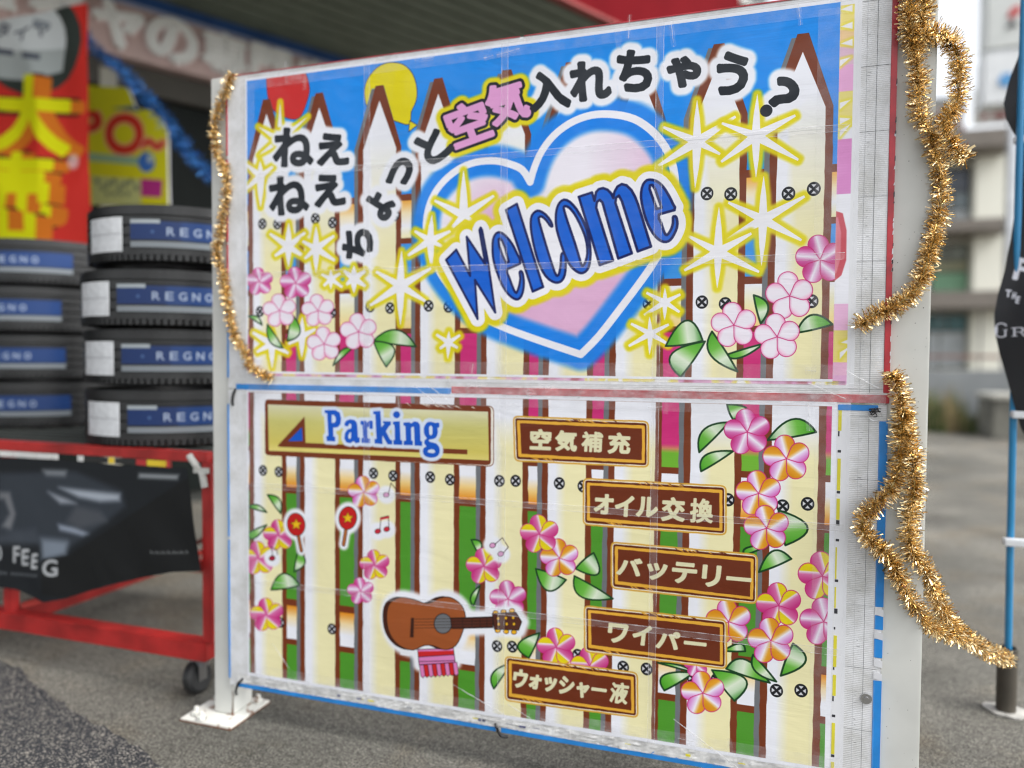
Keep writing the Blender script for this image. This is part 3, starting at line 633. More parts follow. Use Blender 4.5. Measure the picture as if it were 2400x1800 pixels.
# ------------------------------------------------------------------ ground
def ground_mat():
    mt, n, b = newmat('weathered_ground'); L = n.links
    tc = n.nodes.new('ShaderNodeTexCoord'); O = tc.outputs['Object']
    def noise(sc_, det=5, rough=.6):
        q = n.nodes.new('ShaderNodeTexNoise'); q.inputs['Scale'].default_value = sc_; q.inputs['Detail'].default_value = det; q.inputs['Roughness'].default_value = rough
        L.new(O, q.inputs['Vector']); return q.outputs[0]
    def ramp(i, st):
        r = n.nodes.new('ShaderNodeValToRGB'); e = r.color_ramp.elements
        while len(e) < len(st): e.new(.5)
        for k, (p, c_) in enumerate(st): e[k].position = p; e[k].color = (*c_, 1)
        L.new(i, r.inputs[0]); return r.outputs[0]
    def mul(a, b_, f, mode='MULTIPLY'):
        q = n.nodes.new('ShaderNodeMix'); q.data_type = 'RGBA'; q.blend_type = mode
        if isinstance(f, float): q.inputs[0].default_value = f
        else: L.new(f, q.inputs[0])
        L.new(a, q.inputs[6]); L.new(b_, q.inputs[7]); return q.outputs[2]
    base = ramp(noise(.8, 6), [(.32, (.095, .095, .087)), (.5, (.148, .145, .132)), (.68, (.235, .23, .206))])
    grit = ramp(noise(150, 3, .9), [(.38, (.08, .08, .075)), (.5, (.8, .78, .75)), (.6, (2.1, 2.05, 1.95))])
    a = mul(base, grit, .8)
    grit2 = ramp(noise(46, 2, .6), [(.35, (.55, .54, .52)), (.65, (1.35, 1.33, 1.3))]); a = mul(a, grit2, .6)
    stain = ramp(noise(2.3, 5), [(.5, (1, 1, 1)), (.64, (1.04, .93, .8)), (.78, (1.0, .82, .66))])
    a = mul(a, stain, .65)
    dk = ramp(noise(1.1, 7, .7), [(.32, (.5, .5, .5)), (.5, (1, 1, 1))])
    a = mul(a, dk, .7)
    L.new(a, b.inputs['Base Color']); b.inputs['Roughness'].default_value = .9; b.inputs['Specular IOR Level'].default_value = .25
    bp = n.nodes.new('ShaderNodeBump'); bp.inputs['Strength'].default_value = .55; bp.inputs['Distance'].default_value = .004
    L.new(noise(140, 3, .8), bp.inputs['Height']); L.new(bp.outputs[0], b.inputs['Normal'])
    return mt
def grit_mat(name, dark, light, scale, spec=.3):
    mt, n, b = newmat(name); L = n.links
    tc = n.nodes.new('ShaderNodeTexCoord'); O = tc.outputs['Object']
    vo = n.nodes.new('ShaderNodeTexVoronoi'); vo.inputs['Scale'].default_value = scale; L.new(O, vo.inputs['Vector'])
    hsv = n.nodes.new('ShaderNodeSeparateColor'); L.new(vo.outputs['Color'], hsv.inputs[0])
    r = n.nodes.new('ShaderNodeValToRGB'); e = r.color_ramp.elements; e.new(.8); e.new(.93)
    for k, (p, c_) in enumerate([(0, dark), (.7, tuple(x*1.7 for x in dark)), (.86, tuple(x*.55 for x in light)), (1, light)]): e[k].position = p; e[k].color = (*c_, 1)
    L.new(hsv.outputs[0], r.inputs[0]); L.new(r.outputs[0], b.inputs['Base Color'])
    bp = n.nodes.new('ShaderNodeBump'); bp.inputs['Strength'].default_value = .8; bp.inputs['Distance'].default_value = .005; bp.invert = True
    L.new(vo.outputs['Distance'], bp.inputs['Height']); L.new(bp.outputs[0], b.inputs['Normal'])
    b.inputs['Roughness'].default_value = .7; b.inputs['Specular IOR Level'].default_value = spec
    return mt
# large concrete and old asphalt yard
gV = [(-150, -60, 0), (150, -60, 0), (150, 200, 0), (-150, 200, 0)]
tag(mk('ground', gV, [(0, 1, 2, 3)], ground_mat(), loc=(0, 0, 0)), kind='structure')
# fresh dark asphalt whose ragged edge crosses the bottom left corner
line = [atz(x, y, 0.006) for x, y in [(-700, 1440), (-300, 1480), (0, 1550), (43, 1565), (116, 1628), (199, 1681), (282, 1727), (381, 1794), (520, 1905), (800, 2100)]]
P_ = [np.array(p) for p in line]; edge = []
for a, b in zip(P_, P_[1:]):
    m_ = max(2, int(np.hypot(*(b-a)[:2])/.03))
    for t in np.linspace(0, 1, m_, endpoint=False): edge.append(tuple(a*(1-t)+b*t+np.array([rnd.uniform(-1, 1)*.006, rnd.uniform(-1, 1)*.008, 0])))
edge.append(tuple(P_[-1]))
bm_ = MB(); lo_ = [(p[0]-1.5, min(p[1]-2.5, -1.5), .006) for p in edge]; n_ = len(edge)
bm_.add(edge+lo_, [(i, i+1, n_+i+1, n_+i) for i in range(n_-1)])
tag(bm_.mk('asphalt_road', grit_mat('asphalt', (.022, .024, .028), (.42, .39, .34), 260), loc=(0, 0, 0)), kind='structure')

# ------------------------------------------------------------------ sign frame: two posts, feet, rear rails
cream_paint = mat('cream_paint', (.62, .625, .59), .38, var=.1, vscale=4, bump=.12, bscale=9, spec=.5)
rust = mat('rust', (.16, .06, .025), .9, var=.3, vscale=40, bump=.5)
speck = mat('dark_speck', (.05, .045, .04), .8)
def paint_rusty():
    mt, n, b = newmat('chipped_cream_paint'); L = n.links
    tc = n.nodes.new('ShaderNodeTexCoord'); O = tc.outputs['Object']; sp = n.nodes.new('ShaderNodeSeparateXYZ'); L.new(O, sp.inputs[0])
    no = n.nodes.new('ShaderNodeTexNoise'); no.inputs['Scale'].default_value = 28; no.inputs['Detail'].default_value = 6; L.new(O, no.inputs['Vector'])
    r = n.nodes.new('ShaderNodeValToRGB'); e = r.color_ramp.elements
    e[0].position = .34; e[0].color = (.2, .08, .03, 1); e[1].position = .41; e[1].color = (.7, .7, .65, 1)
    L.new(no.outputs[0], r.inputs[0]); L.new(r.outputs[0], b.inputs['Base Color']); b.inputs['Roughness'].default_value = .5; return mt
chip = paint_rusty()
fr = empty('display_stand', (-.6, 1.93, 0), 'white steel frame standing on two square posts behind the two sign panels', 'stand')
for (x0, x1) in ((-1.596, -1.524), (.286, .374)):
    ps = MB().bx(x0, x1, 1.878, 1.972, .009, 1.972, .004).mk('post', cream_paint, fr)
    cx = (x0+x1)/2-.005
    pl_ = MB().bx(cx-.1, cx+.085, 1.81, 2.0, 0, .009, .0015).mk('base_plate', chip, fr)
    MB().bx(cx-.102, cx+.087, 1.808, 2.002, -.001, .0035).mk('rust_edge', rust, pl_)
    for bx_, by_ in ((cx-.07, 1.845), (cx-.078, 1.955), (cx+.06, 1.975), (cx-.035, 1.826)):
        MB().lathe([(0, .034), (.007, .034), (.0075, .02), (.014, .02), (.0145, .009), (.018, .009)], 6, Matrix.Translation((bx_, by_, 0))).mk('bolt', chip, pl_)
for z0, z1, w0 in ((.009, .03, .006), (.03, .052, .0035), (.052, .085, .0018)): MB().poly([(-1.5242-w0, 1.8776, z0), (-1.5236, 1.8776, z0), (-1.5236, 1.8776, z1), (-1.5242-w0*.6, 1.8776, z1)], (0, -.0006, 0)).mk('rust_streak', rust, fr)
rs_ = np.random.RandomState(4)
dots = MB()
for i in range(70):
    z = rs_.uniform(.1, 2.1); x = rs_.uniform(.298, .37); r = rs_.uniform(.0004, .0011)
    dots.add([(x-r, 1.8775, z-r), (x+r, 1.8775, z-r*.6), (x+r*.7, 1.8775, z+r), (x-r*.8, 1.8775, z+r*.8)], [(0, 1, 2, 3)])
dots.mk('specks', speck, fr)['kind'] = 'stuff'
for z in (1.86, 1.2, .98, .2):
    MB().bx(-1.523, .285, 1.93, 1.955, z-.02, z+.02, .002).mk('cross_rail', cream_paint, fr)

# ------------------------------------------------------------------ the two corrugated plastic panels with their taped posters
def print_mat(name, img):
    mt, n, b = newmat(name); L = n.links
    tx = n.nodes.new('ShaderNodeTexImage'); tx.image = img; tx.interpolation = 'Linear'
    tc = n.nodes.new('ShaderNodeTexCoord'); O = tc.outputs['Object']
    no = n.nodes.new('ShaderNodeTexNoise'); no.inputs['Scale'].default_value = 3.5; no.inputs['Detail'].default_value = 6; L.new(O, no.inputs['Vector'])
    r = n.nodes.new('ShaderNodeValToRGB'); r.color_ramp.elements[0].position = .3; r.color_ramp.elements[0].color = (.84, .84, .83, 1); r.color_ramp.elements[1].position = .62; r.color_ramp.elements[1].color = (.94, .94, .94, 1)
    L.new(no.outputs[0], r.inputs[0])
    mxx = n.nodes.new('ShaderNodeMix'); mxx.data_type = 'RGBA'; mxx.blend_type = 'MULTIPLY'; mxx.inputs[0].default_value = 1
    L.new(tx.outputs[0], mxx.inputs[6]); L.new(r.outputs[0], mxx.inputs[7]); L.new(mxx.outputs[2], b.inputs['Base Color'])
    b.inputs['Roughness'].default_value = .42; b.inputs['Specular IOR Level'].default_value = .2
    wn = n.nodes.new('ShaderNodeTexNoise'); wn.inputs['Scale'].default_value = 7; wn.inputs['Detail'].default_value = 5; wn.inputs['Distortion'].default_value = 2; L.new(O, wn.inputs['Vector']); wr = n.nodes.new('ShaderNodeMapRange'); wr.inputs[1].default_value = .42; wr.inputs[2].default_value = .66; wr.inputs[3].default_value = .08; wr.inputs[4].default_value = .55; L.new(wn.outputs[0], wr.inputs[0]); L.new(wr.outputs[0], b.inputs['Coat Weight']); b.inputs['Coat Roughness'].default_value = .14
    # ripples of the film and the fine ribs of the board telegraphing through
    mp = n.nodes.new('ShaderNodeMapping'); mp.inputs['Scale'].default_value = (.5, 1, 1.6); L.new(O, mp.inputs[0])
    n1 = n.nodes.new('ShaderNodeTexNoise'); n1.inputs['Scale'].default_value = 9; n1.inputs['Detail'].default_value = 3; n1.inputs['Distortion'].default_value = 1.2; L.new(mp.outputs[0], n1.inputs['Vector'])
    wv = n.nodes.new('ShaderNodeTexWave'); wv.wave_type = 'BANDS'; wv.bands_direction = 'Z'; wv.inputs['Scale'].default_value = 50; wv.inputs['Distortion'].default_value = .6; L.new(O, wv.inputs['Vector'])
    b1 = n.nodes.new('ShaderNodeBump'); b1.inputs['Strength'].default_value = .16; b1.inputs['Distance'].default_value = .012; L.new(n1.outputs[0], b1.inputs['Height'])
    b2 = n.nodes.new('ShaderNodeBump'); b2.inputs['Strength'].default_value = .06; b2.inputs['Distance'].default_value = .0006; L.new(wv.outputs[0], b2.inputs['Height']); L.new(b1.outputs[0], b2.inputs['Normal'])
    L.new(b2.outputs[0], b.inputs['Normal']); L.new(b2.outputs[0], b.inputs['Coat Normal'])
    return mt
def coroplast():
    mt, n, b = newmat('ribbed_white_plastic'); L = n.links
    tc = n.nodes.new('ShaderNodeTexCoord'); O = tc.outputs['Object']
    wv = n.nodes.new('ShaderNodeTexWave'); wv.wave_type = 'BANDS'; wv.bands_direction = 'Z'; wv.inputs['Scale'].default_value = 72; wv.inputs['Distortion'].default_value = .8; wv.inputs['Detail'].default_value = 1; L.new(O, wv.inputs['Vector'])
    no = n.nodes.new('ShaderNodeTexNoise'); no.inputs['Scale'].default_value = 9; no.inputs['Detail'].default_value = 8; no.inputs['Roughness'].default_value = .7; L.new(O, no.inputs['Vector'])
    r = n.nodes.new('ShaderNodeValToRGB'); r.color_ramp.elements[0].position = .3; r.color_ramp.elements[0].color = (.5, .5, .48, 1); r.color_ramp.elements[1].position = .56; r.color_ramp.elements[1].color = (.74, .75, .77, 1); L.new(no.outputs[0], r.inputs[0])
    r2 = n.nodes.new('ShaderNodeValToRGB'); r2.color_ramp.elements[0].position = .12; r2.color_ramp.elements[0].color = (.84, .84, .84, 1); r2.color_ramp.elements[1].position = .4; r2.color_ramp.elements[1].color = (1, 1, 1, 1); L.new(wv.outputs[0], r2.inputs[0])
    q = n.nodes.new('ShaderNodeMix'); q.data_type = 'RGBA'; q.blend_type = 'MULTIPLY'; q.inputs[0].default_value = .8; L.new(r.outputs[0], q.inputs[6]); L.new(r2.outputs[0], q.inputs[7])
    L.new(q.outputs[2], b.inputs['Base Color'])
    bp = n.nodes.new('ShaderNodeBump'); bp.inputs['Strength'].default_value = .3; bp.inputs['Distance'].default_value = .001; L.new(wv.outputs[0], bp.inputs['Height']); L.new(bp.outputs[0], b.inputs['Normal'])
    b.inputs['Roughness'].default_value = .35; return mt
def clear_tape(name='clear_tape', op=.085, rough=.14, bump=.3, milky=.8):
    mt, n, b = newmat(name); L = n.links
    b.inputs['Base Color'].default_value = (milky, milky, milky*1.02, 1); b.inputs['Roughness'].default_value = rough; b.inputs['Specular IOR Level'].default_value = .8
    tr = n.nodes.new('ShaderNodeBsdfTransparent'); ms = n.nodes.new('ShaderNodeMixShader')
    tc = n.nodes.new('ShaderNodeTexCoord'); no = n.nodes.new('ShaderNodeTexNoise'); no.inputs['Scale'].default_value = 30; no.inputs['Detail'].default_value = 5; L.new(tc.outputs['Object'], no.inputs['Vector'])
    mr = n.nodes.new('ShaderNodeMapRange'); mr.inputs[1].default_value = .35; mr.inputs[2].default_value = .75; mr.inputs[3].default_value = op*.55; mr.inputs[4].default_value = min(1, op*1.7); L.new(no.outputs[0], mr.inputs[0])
    L.new(mr.outputs[0], ms.inputs[0]); L.new(tr.outputs[0], ms.inputs[1]); L.new(b.outputs[0], ms.inputs[2])
    bp = n.nodes.new('ShaderNodeBump'); bp.inputs['Strength'].default_value = bump; bp.inputs['Distance'].default_value = .004; L.new(no.outputs[0], bp.inputs['Height']); L.new(bp.outputs[0], b.inputs['Normal'])
    L.new(ms.outputs[0], n.nodes['Material Output'].inputs[0]); return mt
cor = coroplast(); tape = clear_tape(); tape_edge_glint = clear_tape('tape_edge_glint', .42, .2, .2, .95); crumple = clear_tape('crumpled_tape', .2, .1, .8, .85)  # edge strips are whitened: the bright glint along the seams is in their colour
red_t = mat('red_tape', (.52, .03, .045), .28, var=.25, vscale=14, bump=.5, bscale=30)
blue_t = mat('blue_tape', (.02, .24, .66), .3, var=.12, vscale=14, bump=.4, bscale=30)
white_f = mat('white_flake', (.72, .73, .76), .5, var=.15)
ink = mat('grey_ink_line', (.09, .1, .11), .7, var=.2, vscale=50)
grey_ink = mat('faint_ink', (.42, .43, .45), .7)
old_print = None
def old_mat():
    mt, n, b = newmat('faded_old_print'); L = n.links
    tc = n.nodes.new('ShaderNodeTexCoord'); O = tc.outputs['Object']; mp = n.nodes.new('ShaderNodeMapping'); mp.inputs['Scale'].default_value = (1.4, 1, 1.0); L.new(O, mp.inputs[0])
    no = n.nodes.new('ShaderNodeTexNoise'); no.inputs['Scale'].default_value = 13; no.inputs['Detail'].default_value = 2; L.new(mp.outputs[0], no.inputs['Vector'])
    r = n.nodes.new('ShaderNodeValToRGB'); e = r.color_ramp.elements
    st = [(.36, (.8, .79, .78)), (.4, (.74, .64, .12)), (.47, (.78, .6, .3)), (.52, (.68, .38, .55)), (.6, (.62, .3, .5)), (.68, (.45, .12, .16))]
    while len(e) < len(st): e.new(.5)
    for k_, (p, c_) in enumerate(st): e[k_].position = p; e[k_].color = (*c_, 1)
    L.new(no.outputs[0], r.inputs[0]); L.new(r.outputs[0], b.inputs['Base Color']); b.inputs['Roughness'].default_value = .3; return mt
oldp = old_mat()

def sheet(cv, parent, u0, u1, v0, v1, lift, mt, seed, name='poster_sheet'):
    nx, nz = 16, 12; V = []; UV = []; F = []
    for j in range(nz+1):
        for i in range(nx+1):
            u = u0+(u1-u0)*i/nx; v = v0+(v1-v0)*j/nz
            w = mnoise.noise(Vector((u*4+seed*3.1, v*4, seed)))*.0007+mnoise.noise(Vector((u*11, v*13+seed, 3)))*.00025
            ed = min(i, nx-i, j, nz-j)/3.; w *= min(1, ed+.3)
            V.append((u, BY-lift-abs(w), v+CAMH)); UV.append(cv.uvof(u, v))
    for j in range(nz):
        for i in range(nx): a = j*(nx+1)+i; F.append((a, a+1, a+nx+2, a+nx+1))
    return mk(name, V, F, mt, parent, uv=UV, smooth=True)
def strip(u0, v0, u1, v1, w, lift, parent, name, mt, seed=0, nseg=30, jit=.0004):
    V = []; F = []; d = np.array([u1-u0, v1-v0]); L = np.hypot(*d); d /= L; n = np.array([-d[1], d[0]]); r = np.random.RandomState(seed)
    for i in range(nseg+1):
        p = np.array([u0, v0])+d*L*i/nseg
        for k_ in (-1, 0, 1):
            q = p+n*(w/2*k_+r.uniform(-1, 1)*jit); V.append((q[0], BY-lift-(.0003 if k_ == 0 else 0)-r.uniform(0, .0003), q[1]+CAMH))
    for i in range(nseg):
        for k_ in (0, 1): a = i*3+k_; F.append((a, a+3, a+4, a+1))
    return mk(name, V, F, mt, parent, smooth=True)
def crumpled(u0, u1, v0, v1, lift, parent, mt, seed, nx=170, nz=5, amp=.004, name='crumpled_tape'):
    V = []; F = []
    for j in range(nz+1):
        for i in range(nx+1):
            u = u0+(u1-u0)*i/nx; v = v0+(v1-v0)*j/nz+mnoise.noise(Vector((u*9, j, seed)))*.003
            w = abs(mnoise.noise(Vector((u*34+j*1.5, v*90, seed))))*amp+abs(mnoise.noise(Vector((u*90, v*160, seed+5))))*amp*.5
            V.append((u, BY-lift-w, v+CAMH))
    for j in range(nz):
        for i in range(nx): a = j*(nx+1)+i; F.append((a, a+1, a+nx+2, a+nx+1))
    return mk(name, V, F, mt, parent)
def flat(u0, u1, v0, v1, lift, parent, name, mt, th=.0004):
    return MB().bx(u0, u1, BY-lift-th, BY-lift, v0+CAMH, v1+CAMH).mk(name, mt, parent)

img_u = UP.image('welcome_print'); img_l = LO.image('services_print')
mu = print_mat('welcome_print', img_u); ml = print_mat('services_print', img_l)
wb = empty('welcome_sign_panel', (-.62, BY, CAMH-.09), 'upper sign panel with Welcome heart poster and red tape along its right edge', 'sign panel', 'printed sign panels tied to the frame')
sb = empty('services_sign_panel', (-.62, BY, CAMH-1.01), 'lower sign panel with Parking board, guitar and brown service name boards', 'sign panel', 'printed sign panels tied to the frame')
MB().bx(-1.53, .2905, BY, BY+.005, CAMH-.092, CAMH+.846, .0008).mk('backing_board', cor, wb)
MB().bx(-1.53, .288, BY-.0005, BY+.0045, CAMH-1.012, CAMH-.0985, .0008).mk('backing_board', cor, sb)
for cv, par, mt in ((UP, wb, mu), (LO, sb, ml)):
    cu = [cv.u0, -1.055, -.645, -.24, cv.u1]; H_ = (cv.v1-cv.v0)/3
    for j in range(3):
        for i in range(4):
            sheet(cv, par, cu[i], cu[i+1]+(.002 if i < 3 else 0), cv.v1-(j+1)*H_, cv.v1-j*H_+(.0015 if j else 0), .0012+.0004*((i+j) % 2), mt, i*7+j*3+(50 if cv is LO else 0))
    for i in (1, 2, 3):
        strip(cu[i]+.004, cv.v0, cu[i]+.004, cv.v1, .017, .0030, par, 'tape_strip', tape, i)
        for sgn in (-1, 1): strip(cu[i]+.004+sgn*.0088, cv.v0, cu[i]+.004+sgn*.0088, cv.v1, .0009, .0034, par, 'tape_edge_glint', tape_edge_glint, i*5+sgn, 60, .0004)
    for j in (1, 2):
        v = cv.v1-j*H_
        strip(cv.u0, v+.0015, cv.u1+.02, v-.0015, .015, .0038, par, 'tape_strip', tape, j+9)
        for sgn in (-1, 1): strip(cv.u0+.05, v+sgn*.0075, cv.u1+.02, v-.002+sgn*.0075, .0011 if sgn > 0 else .0007, .0043, par, 'tape_edge_glint', tape_edge_glint, j*5+sgn, 80, .0006)
    strip(cv.u1-.022, cv.v0+.004, cv.u1-.022, cv.v1-.02, .05, .0027, par, 'tape_strip', tape, 31)
    strip(cv.u0+.01, cv.v0+.004, cv.u0+.01, cv.v1-.02, .05, .0027, par, 'tape_strip', tape, 33)
    strip(cv.u0+.01, cv.v1-.012, cv.u1+.03, cv.v1-.012, .048, .0031, par, 'tape_strip', tape, 35)
    strip(cv.u0+.01, cv.v0+.016, cv.u1+.03, cv.v0+.016, .048, .0031, par, 'tape_strip', tape, 37)
# older faded posters showing beside the new ones
o_ = MB().bx(.168, .218, BY-.0009, BY-.0002, CAMH-.06, CAMH+.826).mk('old_poster_margin', mat('paper_white', (.74, .75, .78), .4, var=.05), wb)
OP = Canvas((0, BY, CAMH), (1, 0, 0), (0, 0, 1), .16, .203, -.052, .818, 700, (226, 150, 200))
def oy(y): return OP.uv(1985, y)[1]
for y0, y1, col in [(0, 70, (236, 214, 90)), (70, 110, (236, 190, 120)), (110, 152, (216, 170, 196)), (152, 214, (230, 150, 206)), (214, 300, (232, 214, 96)), (300, 326, WHITE), (326, 455, (214, 110, 190)), (455, 492, WHITE), (665, 712, WHITE), (712, 775, (232, 168, 212)), (775, 850, (236, 214, 90)), (850, 880, (232, 160, 200)), (880, 910, (226, 150, 205))]:
    vstrip(OP, .16, .203, oy(y1), oy(y0), col, 3, 0)
vstrip(OP, .16, .203, oy(665), oy(492), WHITE, 3, 0)
OP.fill(OP.E(OP.P([(1950, 492), (1975, 500), (1984, 540), (1983, 610), (1972, 645), (1945, 668), (1930, 600)])), (190, 30, 46)); OP.fill(OP.E(OP.P([(1940, 505), (1964, 510), (1971, 545), (1970, 605), (1960, 640), (1930, 655)])), (216, 90, 110))
for cy in (20, 60, 100, 150, 250, 285, 315, 800, 835):
    q = [(1968, cy-9), (1994, cy+2-9*(cy % 4)), (1968, cy+7)] if cy % 20 else [(1998, cy-9), (1970, cy+3), (1998, cy+8)]
    OP.glow(OP.E(OP.P(q)), YEL, 2, 9, .7); OP.fill(OP.E(OP.P(q)), (240, 240, 244))
OP.a = OP.a*.72+np.array((236, 234, 240), np.float32)*.28; opi = OP.image('old_print')
mk('old_poster', [(.16, BY-.0011, CAMH-.052), (.202, BY-.0011, CAMH-.052), (.202, BY-.0011, CAMH+.818), (.16, BY-.0011, CAMH+.818)], [(0, 1, 2, 3)], print_mat('old_print', opi), wb, uv=[OP.uvof(.16, -.052), OP.uvof(.202, -.052), OP.uvof(.202, .818), OP.uvof(.16, .818)])
MB().bx(-1.44, .2, BY-.0011, BY-.0007, CAMH-.0535, CAMH-.044).mk('old_poster', oldp, wb)
MB().bx(-1.45, .218, BY-.0006, BY-.0002, CAMH-.061, CAMH-.040).mk('old_poster_margin', mat('paper_white', ()), wb)
MB().bx(.18, .212, BY-.0008, BY-.0002, CAMH-.975, CAMH-.092).mk('old_poster_margin', mat('paper_white', ()), sb)
yel_p = mat('yellow_print', (.72, .65, .04), .4); blk_p = mat('black_print', (.03, .03, .04), .5)
z = -.11; k_ = 0
while z > -.95:
    h = (.05, .012, .03, .006, .012, .075, .006, .01)[k_ % 8]; mt = (yel_p, blk_p, None, blk_p, None, yel_p, blk_p, None)[k_ % 8]
    if mt: MB().bx(.1862, .1935-.004*(k_ % 3 == 1), BY-.0012, BY-.0009, CAMH+z-h, CAMH+z).mk('old_poster_line', mt, sb)
    z -= h+.001; k_ += 1
# coloured edging tape; the photo shows it in pieces, torn in places
def edging(parent, pts, mt, name='edge_tape'):
    for a in pts:
        u0, u1, v0, v1 = a; MB().bx(u0, u1, BY-.0022, BY+.007, v0+CAMH, v1+CAMH, .0008).mk(name, mt, parent)
edging(wb, [(.2795, .2925, -.07, .846), (-.79, .2925, -.094, -.0745), (-1.532, -1.526, .35, .60), (-1.531, -1.5265, .61, .80), (-1.532, -1.5265, .18, .345), (-1.532, -.60, .8455, .8485), (-.59, .29, .8455, .849)], red_t)
edging(wb, [(-1.5, -.792, -.096, -.079), (-1.532, -1.5265, -.06, .16)], blue_t)
rs2 = np.random.RandomState(12)
for i in range(34):          # chips torn out of the red edge
    v = rs2.uniform(-.05, .83); h = rs2.uniform(.004, .016)
    MB().poly([(.2925-rs2.uniform(.001, .003), BY-.0026, CAMH+v), (.2932, BY-.0026, CAMH+v+h*.2), (.2932, BY-.0026, CAMH+v+h), (.2925-rs2.uniform(.0005, .002), BY-.0026, CAMH+v+h*.8)], (0, .002, 0)).mk('torn_chip', white_f if i % 3 else blk_p, wb)
edging(sb, [(-1.532, -1.5265, -.55, -.14), (-1.532, -1.5265, -.99, -.56), (-1.5, -.655, -1.0135, -.996), (-.64, .27, -1.0135, -.993), (.185, .27, -.112, -.0985)], blue_t)
edging(sb, [(.2725, .2905, -.565, -.135), (.2725, .2905, -1.01, -.738), (.2725, .2905, -.618, -.585), (.2725, .2905, -.684, -.64)], blue_t)
for v in (-.575, -.63, -.695, -.725): MB().poly([(.2725, BY-.0026, CAMH+v-.008), (.2908, BY-.0026, CAMH+v-.012), (.2908, BY-.0026, CAMH+v+.004), (.2725, BY-.0026, CAMH+v+.009)], (0, .001, 0)).mk('white_patch', white_f, sb)
for i in range(26):
    u = rs2.uniform(-1.4, .2); MB().poly([(u, BY-.0027, CAMH-1.0), (u+rs2.uniform(.01, .04), BY-.0027, CAMH-.999), (u+rs2.uniform(.01, .03), BY-.0027, CAMH-.9965), (u-.005, BY-.0027, CAMH-.9955)], (0, .001, 0)).mk('torn_chip', white_f, sb)
# ruled lines and grime on the white margin
for par, vt, vb in ((wb, .84, -.07), (sb, -.105, -1.0)):
    flat(.2508, .2516, vb, vt, .0003, par, 'ruled_line', ink)
    flat(.2300, .2304, vb, vt, .0003, par, 'ruled_line', grey_ink)
    for v in np.arange(vt-.02, vb, -.147): flat(.206, .2795, v, v+.0007, .0003, par, 'ruled_line', ink if rs2.rand() > .5 else grey_ink)
tw = MB()
for i in range(64):
    par = i % 2; v = rs2.uniform(-.06, .8) if par else rs2.uniform(-.99, -.12); u = .236+rs2.randn()*.002; r = rs2.uniform(.0008, .004)
    tw.add([(u-r, BY-.0005, CAMH+v), (u+r, BY-.0005, CAMH+v+.0002), (u+r, BY-.0005, CAMH+v+.0011), (u-r, BY-.0005, CAMH+v+.001)], [(0, 1, 2, 3)])
for k_ in (0, 1):
    pass
tw.mk('grime_marks', grey_ink, wb)['kind'] = 'stuff'
strip(.243, -.06, .243, .83, .07, .0034, wb, 'tape_strip', tape, 41)
strip(.24, -.99, .24, -.12, .07, .0034, sb, 'tape_strip', tape, 43)
strip(-1.49, -.06, -1.49, .83, .06, .0034, wb, 'tape_strip', tape, 45)
crumpled(-.8, .285, -.098, -.068, .0035, wb, crumple, 1)
crumpled(-.8, .24, -.066, -.05, .004, wb, crumple, 2, amp=.002)
crumpled(-1.5, .25, -1.0, -.972, .002, sb, mat('grubby_film', (.72, .72, .71), .22, var=.2, vscale=26, bump=.8, bscale=40), 3, 260, 5, .003, 'crumpled_film')
crumpled(-1.45, .25, -1.0, -.955, .0052, sb, tape, 4, 200, 5, .004)
for i in range(18):
    u = rs2.uniform(-1.2, .2); w = rs2.uniform(.006, .022)
    MB().bx(u, u+w, BY-.0068, BY-.0064, CAMH-.990+rs2.uniform(0, .006), CAMH-.983).mk('old_print_scrap', (yel_p, mat('navy_print', (.07, .08, .2), .5), grey_ink)[i % 3], sb)
for par, n_, v0_, v1_ in ((wb, 16, .80, .838), (wb, 7, -.05, -.02), (sb, 9, -.97, -.94), (sb, 6, -.13, -.1)):
    for i in range(n_):        # odd bits of tape patched over the poster's edges
        u = rs2.uniform(-1.4, .2); v = rs2.uniform(v0_, v1_); a = rs2.uniform(-.15, .15)+(1.57 if rs2.rand() < .4 else 0); l_ = rs2.uniform(.02, .07)
        strip(u-math.cos(a)*l_/2, v-math.sin(a)*l_/2, u+math.cos(a)*l_/2, v+math.sin(a)*l_/2, rs2.uniform(.008, .02), .0046, par, 'tape_strip', tape, i+60, 8, .0012)
        if i % 2: strip(u-math.cos(a)*l_/2, v-math.sin(a)*l_/2, u+math.cos(a)*l_/2, v+math.sin(a)*l_/2, .0011, .0052, par, 'tape_edge_glint', tape_edge_glint, i+90, 10, .0006)
for u0, v0, u1, v1 in ((-1.37, -.86, -1.31, -.93), (-.62, -.93, -.5, -.985), (-.18, -.9, -.02, -1.0), (-.02, -1.0, .12, -1.005), (-.78, -.9, -.62, -.965), (-.9, -.075, -.82, -.13), (-.86, -.07, -.8, -.112), (.12, -.05, .2, -.085), (.2, -.02, .27, -.06)):
    strip(u0, v0, u1, v1, .0026, .0056, par if v0 < -.09 else wb, 'film_crease_glint', tape_edge_glint, 5, 20, .0006)  # wrinkle highlights of the film, laid on as whitish strips
